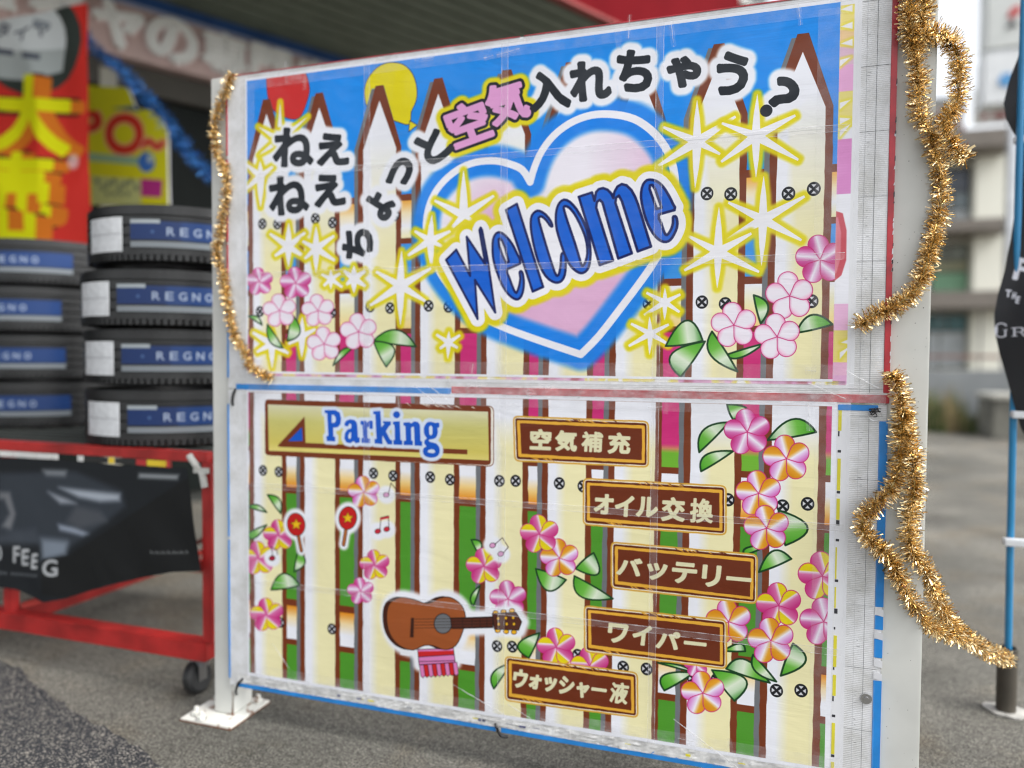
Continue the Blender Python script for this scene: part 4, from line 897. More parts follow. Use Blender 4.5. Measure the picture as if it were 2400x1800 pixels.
# ties, washer, ring
blk = mat('black_plastic', (.015, .015, .017), .45, var=.1)
steel = mat('steel', (.55, .56, .58), .3, 1, var=.1)
def tie(pts, r=.0022, par=wb, mt=blk, name='cable_tie'): return MB().tube(smooth(pts, 4, False), r, 6).mk(name, mt, par)
tie([(-1.50, BY-.004, CAMH-.094), (-1.508, BY-.006, CAMH-.115), (-1.512, BY-.003, CAMH-.14), (-1.51, BY+.01, CAMH-.15)], .004)
tie([(-1.478, BY-.004, CAMH-.985), (-1.492, BY-.008, CAMH-1.0), (-1.505, BY-.003, CAMH-1.03), (-1.52, BY+.02, CAMH-1.05)], .004, sb)
tie([(-.655, BY-.003, CAMH-.99), (-.648, BY-.008, CAMH-1.004), (-.64, BY-.002, CAMH-1.022), (-.625, BY+.01, CAMH-1.028)], .0045, sb)
for i in range(9):
    a = rs2.uniform(2.6, 4.2); p = np.array((.270, BY-.008, CAMH-.108)); q = p+np.array((math.cos(a)*.02, -rs2.uniform(0, .01), math.sin(a)*.02))
    tie([p+rs2.randn(3)*.004, (p+q)/2+rs2.randn(3)*.005, q], rs2.uniform(.0008, .0016))
tie([(.262+.014*math.cos(t), BY-.012, CAMH-.122+.012*math.sin(t)) for t in np.linspace(0, 5.5, 14)], .001, wb, steel, 'wire_loop')
tie([(.277+.010*math.cos(t), BY-.010, CAMH+.845+.010*math.sin(t)) for t in np.linspace(0, 6.2, 14)], .0016, wb, steel, 'ring')
Mw = Matrix.Translation((.2585, BY-.004, CAMH-.783))@Matrix.Rotation(R_(90), 4, 'X')
MB().lathe([(0, .0015), (.005, .0015), (.0055, 0), (.006, 0), (.012, 0), (.0125, -.001), (.0125, -.002)], 20, Mw).mk('washer', steel, sb)

# ------------------------------------------------------------------ gold tinsel garlands
gold = mat('gold_foil', (.92, .76, .48), .18, 1, var=.1, vscale=40, col2=(.62, .44, .2))
brass = mat('dull_foil', (.5, .42, .2), .3, 1)
bluef = mat('blue_foil', (.012, .13, .36), .4, .5, var=.2, vscale=30, col2=(.005, .04, .2))
def garland(name, paths, label, mt=gold, rad=.029, dens=1700, seed=1, group='gold tinsel garlands'):
    """paths: lists of (px, py, depth y)"""
    r = np.random.RandomState(seed); W = [[Vector(at(x, y, d)) for x, y, d in p] for p in paths]
    root = empty(name, tuple(W[0][-1]), label, 'tinsel garland', group)
    core = MB(); V = []; F = []
    for P in W:
        S = [Vector(q) for q in smooth(P, 8, False)]; core.tube(S, .0012, 5)
        L = sum((b-a).length for a, b in zip(S, S[1:]))
        cum = [0]
        for a, b in zip(S, S[1:]): cum.append(cum[-1]+(b-a).length)
        for i in range(int(L*dens)):
            s = r.uniform(0, L); j = min(len(S)-2, int(np.searchsorted(cum, s)-1)); j = max(j, 0)
            t = (s-cum[j])/(cum[j+1]-cum[j]+1e-9); p = S[j].lerp(S[j+1], t); T = (S[j+1]-S[j]).normalized()
            bunch = .9+.28*mnoise.noise(Vector((s*45, seed*7., 0)))
            d = Vector(r.randn(3)); d = (d-T*d.dot(T)).normalized(); d = (d+T*r.uniform(-.55, .55)).normalized()
            ln = rad*r.uniform(.55, 1.15)*bunch; w = r.uniform(.0011, .0025)*(2.2 if r.rand() < .08 else 1)
            sd_ = d.cross(Vector(r.randn(3))).normalized(); bend = d.cross(sd_)*ln*r.uniform(-.35, .35)
            n0 = len(V); q0 = p+d*.001; q1 = p+d*ln*.5+bend*.3; q2 = p+d*ln+bend
            for q in (q0, q1, q2): V.append((q-sd_*w/2)[:]); V.append((q+sd_*w/2)[:])
            F.append((n0, n0+1, n0+3, n0+2)); F.append((n0+2, n0+3, n0+5, n0+4))
    core.mk('core_wire', brass, root)
    f = mk('foil_strips', V, F, mt, root); f['kind'] = 'stuff'
    return root
D0 = 1.857
garland('tinsel_garland', [[(545, 172, D0), (531, 205, D0), (512, 258, D0), (501, 302, D0), (509, 362, D0), (528, 402, D0), (531, 448, D0), (523, 497, D0), (515, 557, D0), (507, 590, D0), (521, 644, D0), (534, 720, D0), (548, 780, D0), (578, 834, D0), (588, 862, D0), (640, 888, D0)]],
        'gold tinsel hanging down the left edge of the Welcome panel', rad=.0215, dens=4200, seed=1)
garland('tinsel_garland', [[(2128, -60, 1.85), (2132, 0, 1.85), (2128, 60, 1.85), (2146, 119, 1.85), (2152, 181, 1.85), (2153, 235, 1.85), (2156, 271, 1.85), (2177, 307, 1.85), (2192, 354, 1.86), (2202, 416, 1.87), (2206, 470, 1.87), (2195, 524, 1.87), (2181, 590, 1.86), (2152, 669, 1.85), (2119, 702, 1.845), (2083, 727, 1.84), (2047, 738, 1.84), (2012, 768, 1.845)],
                           [(2168, -60, 1.86), (2166, 0, 1.86), (2160, 60, 1.86), (2152, 100, 1.855)],
                           [(2160, 90, 1.85), (2185, 78, 1.86), (2212, 84, 1.87), (2237, 112, 1.88), (2250, 150, 1.88), (2244, 190, 1.88), (2249, 228, 1.88), (2232, 262, 1.87), (2212, 290, 1.865), (2215, 318, 1.865), (2236, 345, 1.87), (2262, 374, 1.88)]],
        'gold tinsel looping down the right post beside the Welcome panel', dens=5200, seed=2)
garland('tinsel_garland', [[(2090, 872, 1.85), (2108, 912, 1.85), (2119, 966, 1.85), (2127, 1020, 1.85), (2142, 1074, 1.85), (2144, 1129, 1.85), (2141, 1175, 1.85), (2131, 1235, 1.85), (2139, 1290, 1.86), (2169, 1336, 1.88), (2190, 1387, 1.91), (2219, 1446, 1.97), (2262, 1492, 2.06), (2312, 1526, 2.2), (2362, 1545, 2.4)],
                           [(2118, 960, 1.85), (2109, 1040, 1.848), (2107, 1100, 1.845), (2076, 1163, 1.842), (2031, 1201, 1.84), (2020, 1239, 1.84), (2046, 1272, 1.84), (2084, 1303, 1.842), (2110, 1362, 1.85), (2139, 1412, 1.87), (2177, 1465, 1.9), (2218, 1484, 1.97), (2262, 1494, 2.06)]],
        'gold tinsel in a long loop from lower right panel corner to the flag socket', dens=5400, seed=3)
# ------------------------------------------------------------------ tyre rack on castors
redp = mat('red_paint', (.42, .022, .02), .4, var=.25, vscale=8, bump=.2, bscale=25)
redd = mat('chipped_red_paint', (.38, .03, .02), .55, var=.35, vscale=18, bump=.3)
rk = empty('tyre_rack', (-2.7, 2.3, 0), 'red steel rack on castors carrying two stacks of tyres', 'rack')
XR, XL, YF, YB = -1.69, -3.9, 1.975, 2.72
def rail(p, q, w, h=None, name='rail', mt=redp): return MB().bar(p, q, w, h, .002).mk(name, mt, rk)
rail((XL, YF, .795), (XR, YF, .795), .034, .034); rail((XL, YB, .795), (XR, YB, .795), .034, .034)
rail((XL, YF, .155), (XR, YF, .155), .055, .062); rail((XL, YB, .175), (XR, YB, .175), .05, .05)
for x in (XR, -2.58, XL):
    for y in (YF, YB): MB().bx(x-.018, x+.018, y-.018, y+.018, .186, .777, .002).mk('leg', redp, rk)
    MB().bx(x-.017, x+.017, YF+.029, YB-.026, .13, .185, .002).mk('rail', redp, rk)
    MB().bx(x-.016, x+.016, YF+.018, YB-.018, .772, .79, .002).mk('rail', redp, rk)
rail((-2.56, YF+.02, .2), (-2.0, YB-.03, .36), .022, .022, 'brace', redd); rail((-2.56, YB, .2), (XR, YB, .62), .02, .02, 'brace', redd)
deck = MB()
for i in range(9): deck.bx(XL, XR, YF+.03+i*.08, YF+.06+i*.08, .796, .808)
deck.mk('deck_slats', mat('dark_deck', (.04, .045, .04), .8), rk)
rub = mat('tyre_rubber', (.022, .023, .024), .42, var=.2, vscale=12, bump=.25, bscale=60)
for x in (XR-.055, -3.7):
    for y in (YF+.01, YB-.01):
        f = MB().bx(x-.03, x+.03, y-.012, y+.012, .095, .124).mk('castor', steel, rk)
        Mx = Matrix.Translation((x-.01, y, .055))@Matrix.Rotation(R_(80), 4, 'Y')
        MB().lathe([(.012, -.018), (.045, -.018), (.054, -.012), (.055, 0), (.054, .012), (.045, .018), (.012, .018), (.012, -.018)], 28, Mx).mk('wheel', rub, f)
        MB().bx(x-.03, x-.026, y-.018, y+.018, .045, .1).mk('fork', steel, f); MB().bx(x+.01, x+.014, y-.018, y+.018, .045, .1).mk('fork', steel, f)
# coloured sticker strip under the top rail
scs = [(.75, .55, .03), (.7, .7, .68), (.45, .03, .03), (.75, .55, .03), (.02, .02, .02), (.7, .7, .68)]
x = -3.4; i = 0
while x < XR-.03:
    w = rnd.uniform(.02, .13); c_ = scs[rnd.randrange(6)]
    if rnd.random() < .8: MB().bx(x, x+w, YF-.0225, YF-.0205, .757, .777).mk('sticker', mat('sticker_%d' % scs.index(c_), c_, .5), rk)
    x += w+.004; i += 1
MB().tube([(XR-.06, YF-.025, .80), (XR-.03, YF-.028, .77), (XR-.005, YF-.028, .74), (XR+.002, YF-.026, .70)], .011, 8).mk('white_cord', mat('white_cord', (.6, .6, .56), .8), rk)
MB().bx(XR-.04, XR+.016, YF-.03, YF-.0205, .745, .762).mk('white_cord', mat('white_cord', ()), rk)
# black banner cloth slung from the rail
CL = Canvas((0, YF-.03, CAMH), (1, 0, 0), (0, 0, 1), -3.3, -1.70, -.84, -.34, 500, (22, 26, 30))
c = CL; kc = K(0, 950, 2.369)
for pts, col, g in [([(0, 380), (420, 370), (680, 480), (700, 560), (520, 700), (300, 850), (250, 760), (60, 720), (0, 700)], (48, 54, 62), 6), ([(330, 455), (470, 470), (670, 490), (670, 530), (560, 535), (440, 510)], (160, 168, 178), 4), ([(270, 480), (380, 520), (430, 545), (340, 545)], (150, 156, 165), 4),
                    ([(330, 660), (440, 680), (500, 710), (470, 722), (340, 690)], (150, 160, 175), 4), ([(240, 745), (380, 760), (370, 820), (250, 850)], (120, 130, 142), 8), ([(240, 360), (370, 365), (360, 390), (260, 385)], (130, 135, 140), 5), ([(0, 480), (60, 480), (95, 600), (70, 690), (20, 670), (60, 600), (30, 520), (0, 520)], (110, 112, 116), 4),
                    ([(430, 560), (560, 590), (600, 640), (450, 680), (380, 640)], (70, 74, 80), 6), ([(0, 720), (200, 690), (230, 760), (0, 760)], (60, 66, 74), 8), ([(770, 372), (1000, 380), (990, 418), (765, 408)], (150, 155, 158), 2)]:
    c.glow(c.E(c.P(kc(pts))), col, -14, g*3.2, .95)
c.fill(c.E(c.P(kc([(395, 830), (1120, 350), (1125, 915), (900, 930), (600, 990), (380, 1070), (250, 1090), (245, 850)]))), (16, 18, 19))
for ch, x, y, w, h in [('O', -2, 818, 44, 84), ('F', 105, 825, 34, 86), ('E', 155, 840, 34, 84), ('E', 205, 862, 26, 78), ('G', 290, 900, 80, 88)]:
    xx, yy = kc([(x, y)])[0]; c.fill(gpix(c, ch, xx, yy, w/2.369, h/2.369), (165, 168, 170), 2.4)
for i in range(14):
    xx, yy = kc([(i*17-6, 925+i*1.2)])[0]
    if i not in (4,): c.glow(c.E(c.P(ell(xx, yy, 1.6, 3.2))), (96, 100, 104), .5, 3, .8)
for i in range(26): c.fill(c.E(c.P(kc([(850+i*8, 800+(i % 4)*7), (856+i*8, 800+(i % 3)*6), (855+i*8, 822), (851+i*8, 818)]))), (110, 112, 112))
img_c = c.image('banner_cloth_print')
def img_mat(name, img, rough=.7, spec=.3, sheen=0):
    mt, n, b = newmat(name); tx = n.nodes.new('ShaderNodeTexImage'); tx.image = img; n.links.new(tx.outputs[0], b.inputs['Base Color'])
    b.inputs['Roughness'].default_value = rough; b.inputs['Specular IOR Level'].default_value = spec
    tc = n.nodes.new('ShaderNodeTexCoord'); no = n.nodes.new('ShaderNodeTexNoise'); no.inputs['Scale'].default_value = 60; n.links.new(tc.outputs['Object'], no.inputs['Vector'])
    bp = n.nodes.new('ShaderNodeBump'); bp.inputs['Strength'].default_value = .15; bp.inputs['Distance'].default_value = .002; n.links.new(no.outputs[0], bp.inputs['Height']); n.links.new(bp.outputs[0], b.inputs['Normal'])
    return mt
top = [c.uv(x, y) for x, y in kc([(-560, 245), (0, 290), (300, 300), (700, 335), (1040, 350)])]
bot = [c.uv(x, y) for x, y in kc([(-560, 960), (-200, 990), (0, 1005), (110, 1018), (200, 1058), (250, 1092), (380, 1068), (520, 1022), (660, 985), (820, 948), (980, 918), (1128, 915)])]
V = []; F = []; UV = []; nx, nz = 70, 16
tU = np.array([p[0] for p in top]); tV = np.array([p[1] for p in top]); bU = np.array([p[0] for p in bot]); bV = np.array([p[1] for p in bot])
for j in range(nz+1):
    s = j/nz
    for i in range(nx+1):
        t = i/nx; u = -3.28+(-1.705+3.28)*t
        ub = -3.28+(bU[-1]+3.28)*t; ut = -3.28+(tU[-1]+3.28)*t
        vt = np.interp(ut, tU, tV); vb = np.interp(ub, bU, bV)
        u = ut*(1-s)+ub*s; v = vt*(1-s)+vb*s
        fold = mnoise.noise(Vector((u*4+v*3, v*2, 1)))*.02*s+mnoise.noise(Vector((u*14+v*10, v*4, 2)))*.006*s
        V.append((u, YF-.03-abs(fold)*.6-.01*s, v+CAMH)); UV.append(CL.uvof(u, v))
for j in range(nz):
    for i in range(nx): a = j*(nx+1)+i; F.append((a, a+1, a+nx+2, a+nx+1))
clo = mk('banner_cloth', V, F, img_mat('banner_cloth', img_c, .6), uv=UV, smooth=True)
tag(clo, 'black printed banner cloth slung under the top rail of the red tyre rack', 'banner')

# ------------------------------------------------------------------ tyres
RT, WT = .325, .196
TL = Canvas((0, 0, 0), (1, 0, 0), (0, 0, 1), -.36, .26, -.06, .06, 900, (24, 26, 28))   # wrap label, metres along the tread
c = TL
def box_m(x0, x1, y0, y1): return c.E(c.M([(x0, y0), (x1, y0), (x1, y1), (x0, y1)]))
c.fill(box_m(-.196, .25, -.022, .040), (18, 44, 92)); c.glow(box_m(-.02, .24, -.018, .03), (30, 66, 122), 0, 20, .5)
c.fill(box_m(-.196, .25, -.048, -.028), (120, 127, 132)); c.fill(box_m(-.196, -.095, .032, .046), (150, 158, 162))
for i, ch in enumerate('REGNO'):
    P, E, _, size = glyph(ch); w, h = .024, .027; cx = -.062+i*.042
    T = c.M([(cx+p[0]*w/size[0], .006+p[1]*h/size[1]) for p in P]); c.fill(np.hstack([T[E[:, 0]], T[E[:, 1]]]), (150, 162, 182), .9)
P, E, _, size = glyph('G'); T = c.M([(-.13+p[0]*.02/size[0], .004+p[1]*.022/size[1]) for p in P]); c.line(T[:1].repeat(2, 0), 12, (60, 86, 130)); 
img_t = c.image('tyre_wrap_print')
tyre_l = img_mat('tyre_wrap', img_t, .4, .4); stick = mat('paper_sticker', (.68, .7, .72), .5, var=.1, vscale=40); film_t = mat('film_sheen', (.05, .052, .05), .25, var=.3, vscale=9)
prof = []
zz = WT/2
prof += [(.205, -zz*.72), (.215, -zz*.9), (.245, -zz), (.275, -zz*1.0), (.300, -zz*.93), (.314, -zz*.80)]
zt = -zz*.74
while zt < zz*.75:
    prof += [(RT, zt), (RT, zt+.026), (RT-.007, zt+.027), (RT-.007, zt+.033)]; zt += .034
prof += [(.314, zz*.80), (.300, zz*.93), (.275, zz*1.0), (.245, zz), (.215, zz*.9), (.205, zz*.72), (.19, zz*.5), (.19, -zz*.5), (.205, -zz*.72)]
def make_tyre():
    r = empty('tyre', (0, 0, 0), 'x', 'tyre', 'new tyres stacked on the red rack')
    MB().lathe(prof, 72).mk('carcass', rub, r)
    lug = MB()
    for a in range(90):
        M_ = Matrix.Rotation(2*math.pi*a/90, 4, 'Z')
        for s_ in (-1, 1): lug.bx(RT-.013, RT-.001, -.0075, .0075, s_*zz*.74 if s_ > 0 else -zz*.93, s_*zz*.93 if s_ > 0 else -zz*.74, 0, M_)
    lug.mk('tread_blocks', rub, r)['kind'] = 'stuff'
    def arc(a0, a1, z0, z1, rr_, n=26, uvf=None):
        V = []; U = []; F = []
        for i in range(n+1):
            a = a0+(a1-a0)*i/n
            for z in (z0, z1): V.append((rr_*math.sin(a), -rr_*math.cos(a), z)); U.append(uvf(a, z) if uvf else (0, 0))
        for i in range(n): F.append((2*i, 2*i+2, 2*i+3, 2*i+1))
        return V, F, U
    V, F, U = arc(-.60, .76, -.052, .05, RT+.0015, 30, lambda a, z: TL.uvof(a*RT, z)); mk('label', V, F, tyre_l, r, uv=U, smooth=True)
    V, F, U = arc(-1.22, -.69, -.062, .055, RT+.0025, 12); mk('sticker', V, F, stick, r, smooth=True)
    V, F, U = arc(-1.2, -.71, -.003, 0, RT+.0035, 10); mk('sticker_line', V, F, grey_ink, r, smooth=True)
    V, F, U = arc(-1.5, 1.5, .078, .0945, .3085, 40)
    V = [(x*(1 if z < .08 else .963), y*(1 if z < .08 else .963), z) for x, y, z in V]
    return r
proto = make_tyre()
def copy_tyre(r):
    n = r.copy(); sc.collection.objects.link(n)
    for ch in list(r.children): q = ch.copy(); sc.collection.objects.link(q); q.parent = n
    return n
names = ['bottom tyre', 'second tyre from the rack', 'third tyre from the rack', 'topmost tyre']
first = True
for si, (sx, sy, rot, nm) in enumerate([(-2.085, 2.29, 42, 'right stack, its sticker and label facing out'), (-3.16, 2.62, 8, 'left stack at the edge of the photo')]):
    for k_ in range(4):
        t = proto if first else copy_tyre(proto); first = False
        dz = (0, .003, .0, .012)[k_] if si == 0 else 0
        t.location = (sx+(-.0, -.012, -.008, .01)[k_]*1.2, sy+(0, .01, -.005, .008)[k_], .812+WT/2+k_*.206+dz)
        t.rotation_euler = (0, 0, R_((42 if si == 0 else 18)+(3, 0, -1, 3)[k_]))
        t['label'] = '%s in the %s' % (names[k_], nm)

# ------------------------------------------------------------------ red flag banner behind the left stack
YN = 3.15
NB = Canvas((0, YN, CAMH), (1, 0, 0), (0, 0, 1), -4.3, -2.62, .35, 1.95, 420, (206, 48, 40))
c = NB; kn = K(0, 150, 3.686); kn2 = K(0, 0, 11.06)
c.fill(c.E(c.P(ell(68, 92, 122, 128))), (52, 60, 56)); c.fill(c.E(c.P(ell(52, 90, 102, 96))), (216, 222, 224))
c.fill(c.E(c.P([(-60, 130), (40, 118), (150, 112), (140, 165), (60, 186), (-20, 180)])), (176, 184, 184))
for ch, x, y, w, h in [('タ', 5, 68, 34, 34), ('イ', 48, 76, 30, 34), ('ヤ', 92, 66, 40, 34), ('ー', 5, 120, 44, 12), ('ー', 70, 130, 38, 12)]: c.fill(gpix(c, ch, x, y, w, h, 6), (84, 90, 104), 3)
for pts in [[(75, 40), (112, 50), (110, 62), (70, 56)]]: c.fill(c.E(c.P(pts)), (150, 158, 166))
for ch, x, y, w, h in [('大', 60, 268, 190, 175), ('売', 28, 440, 175, 160), ('出', 0, 560, 170, 130)]:
    e = gpix(c, ch, x+22, y+4, w, h, 2); c.fill(e, (44, 38, 26), 34)
    for q in range(8): c.fill(gpix(c, ch, x+q*5+4, y+q*.7, w, h, 2), (216, 118, 30), 15)
    c.fill(gpix(c, ch, x, y, w, h, 2), (226, 226, 8), 19)
c.glow(c.E(c.P(ell(168, 378, 10, 12))), (225, 200, 200), 2, 26, .8)  # white reflection on the banner's fold, painted into the print
img_n = c.image('flag_banner_print')
def cloth(cv, name, mt, u0, u1, v0, v1, amp, seed, nx=40, nz=40, depth=None, parent=None, fr_=2.2):
    V = []; F = []; UV = []
    for j in range(nz+1):
        for i in range(nx+1):
            u = u0+(u1-u0)*i/nx; v = v0+(v1-v0)*j/nz
            w = mnoise.noise(Vector((u*fr_, v*fr_*.5, seed)))*amp
            V.append(tuple(np.array(cv.at(u, v))+np.array(cv.N)*(-abs(w)))); UV.append(cv.uvof(u, v))
    for j in range(nz):
        for i in range(nx): a = j*(nx+1)+i; F.append((a, a+1, a+nx+2, a+nx+1))
    return mk(name, V, F, mt, parent, uv=UV, smooth=True)
ux = NB.uv(206, 300)[0]
fb = empty('flag_banner', (ux-.3, YN, 0), 'red upright sale banner with big yellow lettering under a tyre emblem', 'banner')
cloth(NB, 'banner_cloth', img_mat('flag_banner_print', img_n, .55), -4.28, ux, .37, 1.93, .05, 4, parent=fb)
MB().tube([(-4.3, YN+.01, 0), (-4.3, YN+.01, 3.1)], .011, 10).mk('pole', mat('blue_pole', (.03, .25, .5), .35), fb)
MB().lathe([(0, .12), (.02, .12), (.02, .08), (.14, .07), (.17, .03), (.17, 0), (0, 0)], 24, Matrix.Translation((-4.3, YN+.01, 0))).mk('water_base', mat('grey_plastic', (.3, .3, .3), .5), fb)

# ------------------------------------------------------------------ yellow price sign by the shop front
YS = 3.75
YB_ = Canvas((0, YS, CAMH), (1, 0, 0), (0, 0, 1), -4.6, -2.75, .6, 1.6, 330, (205, 205, 34))
c = YB_
c.fill(c.E(c.P([(180, 190), (330, 215), (330, 262), (180, 245)])), (92, 112, 120))
for ch, x, y, w, h in [('タ', 222, 222, 26, 26), ('イ', 256, 226, 24, 26), ('ヤ', 290, 230, 26, 26)]: c.fill(gpix(c, ch, x, y, w, h), (60, 82, 130), 5)
for ch, x, y, w, h in [('P', 208, 300, 56, 80), ('O', 291, 314, 84, 88), ('～', 358, 338, 50, 18)]:
    e = gpix(c, ch, x, y, w, h); c.glow(e, (214, 150, 130), 14, 34); c.fill(e, (196, 44, 30), 9)
c.fill(c.E(c.P([(198, 357), (330, 368), (330, 388), (198, 376)])), (140, 176, 150)); c.fill(c.E(c.P(ell(343, 380, 20, 24))), (60, 110, 190)); c.glow(c.E(c.P(ell(352, 372, 6, 8))), (170, 190, 190), 2, 10)
c.fill(c.E(c.P([(215, 412), (330, 420), (330, 480), (215, 480)])), (180, 190, 130)); c.fill(c.E(c.P([(330, 418), (382, 422), (378, 464), (330, 460)])), (170, 50, 130)); c.fill(c.E(c.P([(196, 412), (212, 412), (205, 460), (196, 460)])), (150, 60, 120))
for i in range(8): c.glow(c.E(c.P(ell(228+i*13, 424+(i*5 % 3)*8, 4, 5))), (80, 92, 96), 1, 8, .8)
for i in range(4): c.glow(c.E(c.P(ell(252+i*16, 454, 4, 4))), (100, 110, 100), 1, 8, .8)
img_y = c.image('price_sign_print')
pts = [(150, 196), (300, 206), (318, 254), (350, 258), (378, 276), (392, 306), (395, 480), (150, 480)]
out_ = [c.uv(*p) for p in pts]
Vn = [tuple(c.at(u, v)) for u, v in out_]; n8 = len(Vn)
ys = empty('price_sign', (-3.3, YS, 0), 'yellow cut out price sign with big red lettering behind the tyres', 'sign')
mk('sign_face', Vn, [tuple(range(n8))[::-1]], img_mat('price_sign_print', img_y, .5), ys, uv=[c.uvof(u, v) for u, v in out_])
MB().poly([tuple(np.array(p)+(0, .004, 0)) for p in Vn], (0, .01, 0)).mk('sign_board', white_f, ys)
for x_ in (-3.6, -3.0): MB().bx(x_-.015, x_+.015, YS+.016, YS+.04, 0, 1.9, .002).mk('leg', steel, ys)

# blue foil garland slung across the shop front
garland('tinsel_garland', [[(150, 20, 3.5), (190, 72, 3.4), (230, 120, 3.3), (280, 160, 3.2), (330, 215, 3.1), (385, 280, 3.0), (440, 355, 2.9), (500, 420, 2.8)]], 'blue foil garland slung diagonally across the shop front', bluef, .055, 900, 9, group=None)

# ------------------------------------------------------------------ the shop: facade, sign band, soffit, red fascia
dF = np.array([.5, .866, 0]); nF = np.array([.866, -.5, 0]); PF = np.array([-4.03, 4.55, 0])
def SP(s, o, z): p = PF+dF*s+nF*o; return (p[0], p[1], z)
Mf = Matrix(((dF[0], -nF[0], 0, PF[0]), (dF[1], -nF[1], 0, PF[1]), (0, 0, 1, 0), (0, 0, 0, 1)))   # local x along the front, y into the shop
shop = empty('tyre_shop', (PF[0], PF[1], 0), 'tyre shop front with pale lettered sign band, dark canopy soffit and red fascia', 'shop')
dark_gl = mat('dark_glass', (.008, .011, .01), .5, var=.1, spec=.1); beige = mat('beige_frame', (.34, .33, .28), .5, var=.1); dk = mat('shop_dark', (.03, .032, .028), .7)
S1 = 1.42
MB().bx(-7, S1, .12, .2, 0, 3.7, 0, Mf).mk('wall', dk, shop)
for a, b in ((-7, -1.62), (-1.5, -.62), (-.5, .28)): MB().bx(a, b, .08, .1, .1, 3.0, 0, Mf).mk('window', dark_gl, shop)
for a in (-1.56, -.56, .34): MB().bx(a-.055, a+.055, .02, .11, 0, 3.14, .003, Mf).mk('frame', beige, shop)
MB().bx(.56, S1, .0, .11, 0, 3.14, .003, Mf).mk('panel', mat('shop_panel', (.06, .062, .055), .6), shop)
MB().bx(-7, S1, .03, .11, 3.02, 3.2, .003, Mf).mk('lintel', mat('dark_lintel', (.05, .045, .035), .6), shop)
band = MB().bx(-7, S1, -.06, .11, 3.215, 3.6, .004, Mf).mk('sign_band', mat('faded_pink', (.62, .46, .44), .5, var=.05), shop)
MB().bx(-7, S1+.01, -.075, .12, 3.6, 3.672, .003, Mf).mk('blue_trim', mat('blue_trim', (.03, .1, .32), .4), shop)
MB().bx(-7, S1+.005, -.068, -.061, 3.575, 3.599, 0, Mf).mk('pale_strip', mat('pale_blue', (.42, .5, .72), .4), shop)
lw = mat('white_letter', (.92, .94, .94), .5, var=.02); lp = mat('pink_outline', (.8, .66, .66), .5, var=.05)
def letter(ch, s0, s1, z0, z1, bold, mt, off, parent, name='letter'):
    P, E, tri, size = glyph(ch); cs, cz = (s0+s1)/2, (z0+z1)/2
    Q = [(cs+p[0]*(s1-s0)/size[0], cz+p[1]*(z1-z0)/size[1]) for p in P]
    mb = MB()
    mb.add([SP(a, off, b) for a, b in Q], tri)
    for a, b in E:                           # thicken the strokes
        mb.tube([SP(*[Q[a][0], off-.002, Q[a][1]]), SP(*[Q[b][0], off-.002, Q[b][1]])], bold, 5)
    return mb.mk(name, mt, parent)
LS = [('タ', -1.4, -1.1), ('イ', -1.03, -.75), ('ヤ', -.67, -.37), ('の', -.33, -.01), ('専', .05, .37), ('門', .42, .72), ('店', .78, 1.1)]
for ch, a, b in LS:
    letter(ch, a, b, 3.265, 3.55, .038, lp, .066, band, 'letter_outline'); letter(ch, a, b, 3.265, 3.55, .026, lw, .09, band)
# soffit with its long ribs
sof = mat('soffit_green_grey', (.19, .225, .18), .6, var=.1, vscale=3)
def Pn(s, o, z): return SP(s, o, z)
V = [Pn(-9, 2.0, 3.69), Pn(4.1, 2.0, 3.69), Pn(4.1, -.5, 3.69), Pn(-9, -.5, 3.69)]
mk('soffit', V+[(x, y, z+.05) for x, y, z in V], [(0, 1, 2, 3), (7, 6, 5, 4), (0, 4, 5, 1), (1, 5, 6, 2), (2, 6, 7, 3), (3, 7, 4, 0)], sof, shop)
rb = mat('soffit_rib', (.165, .197, .157), .6)
for i in range(13):
    o = .06+i*.155; MB().bx(-9, 4.1, -o-.012, -o+.012, 3.674, 3.688, 0, Mf).mk('rib', rb, shop)
red_f = mat('red_fascia', (.15, .006, .01), .85, var=.08, vscale=2, spec=.05)
MB().bx(-9, 4.1, -2.05, -2.0, 3.675, 4.9, .004, Mf).mk('fascia', red_f, shop)
MB().bx(-9, 4.1, -2.06, -1.985, 3.655, 3.68, .002, Mf).mk('fascia_trim', mat('fascia_trim', (.3, .05, .045), .7), shop)
MB().bx(4.1, 4.14, -2.05, .5, 3.675, 4.9, .004, Mf).mk('fascia', red_f, shop)
MB().bx(-9, 4.1, -2.0, .5, 4.84, 4.9, 0, Mf).mk('roof', dk, shop)
MB().bx(-9, 4.1, .2, 6, 0, .02, 0, Mf)
px_ = at(803, 120, 5.75)
MB().lathe([(.045, 0), (.045, 3.675)], 16, Matrix.Translation((px_[0], px_[1], 0))).mk('canopy_column', cream_paint, shop)
MB().lathe([(.045, 3.62), (.075, 3.625), (.075, 3.66), (.0, 3.66)], 16, Matrix.Translation((px_[0], px_[1], 0))).mk('column_cap', cream_paint, shop)
fl = at(1762, 2, 7.6)
Mfl = Matrix.Translation(fl)@Matrix.Rotation(R_(20), 4, 'Z')
fo = MB().bx(-.13, .13, -.05, .05, -.06, .1, .01, Mfl); fo.mk('floodlight', mat('dark_lamp', (.05, .055, .06), .4), shop)
MB().bx(-.15, .15, -.065, -.052, -.075, -.05, .003, Mfl).mk('lamp_rim', cream_paint, shop); MB().bx(-.15, -.128, -.065, -.052, -.05, .11, .003, Mfl).mk('lamp_rim', cream_paint, shop)
MB().bar(fl, SP(4.1, 1.9, 4.45), .03).mk('lamp_arm', cream_paint, shop)

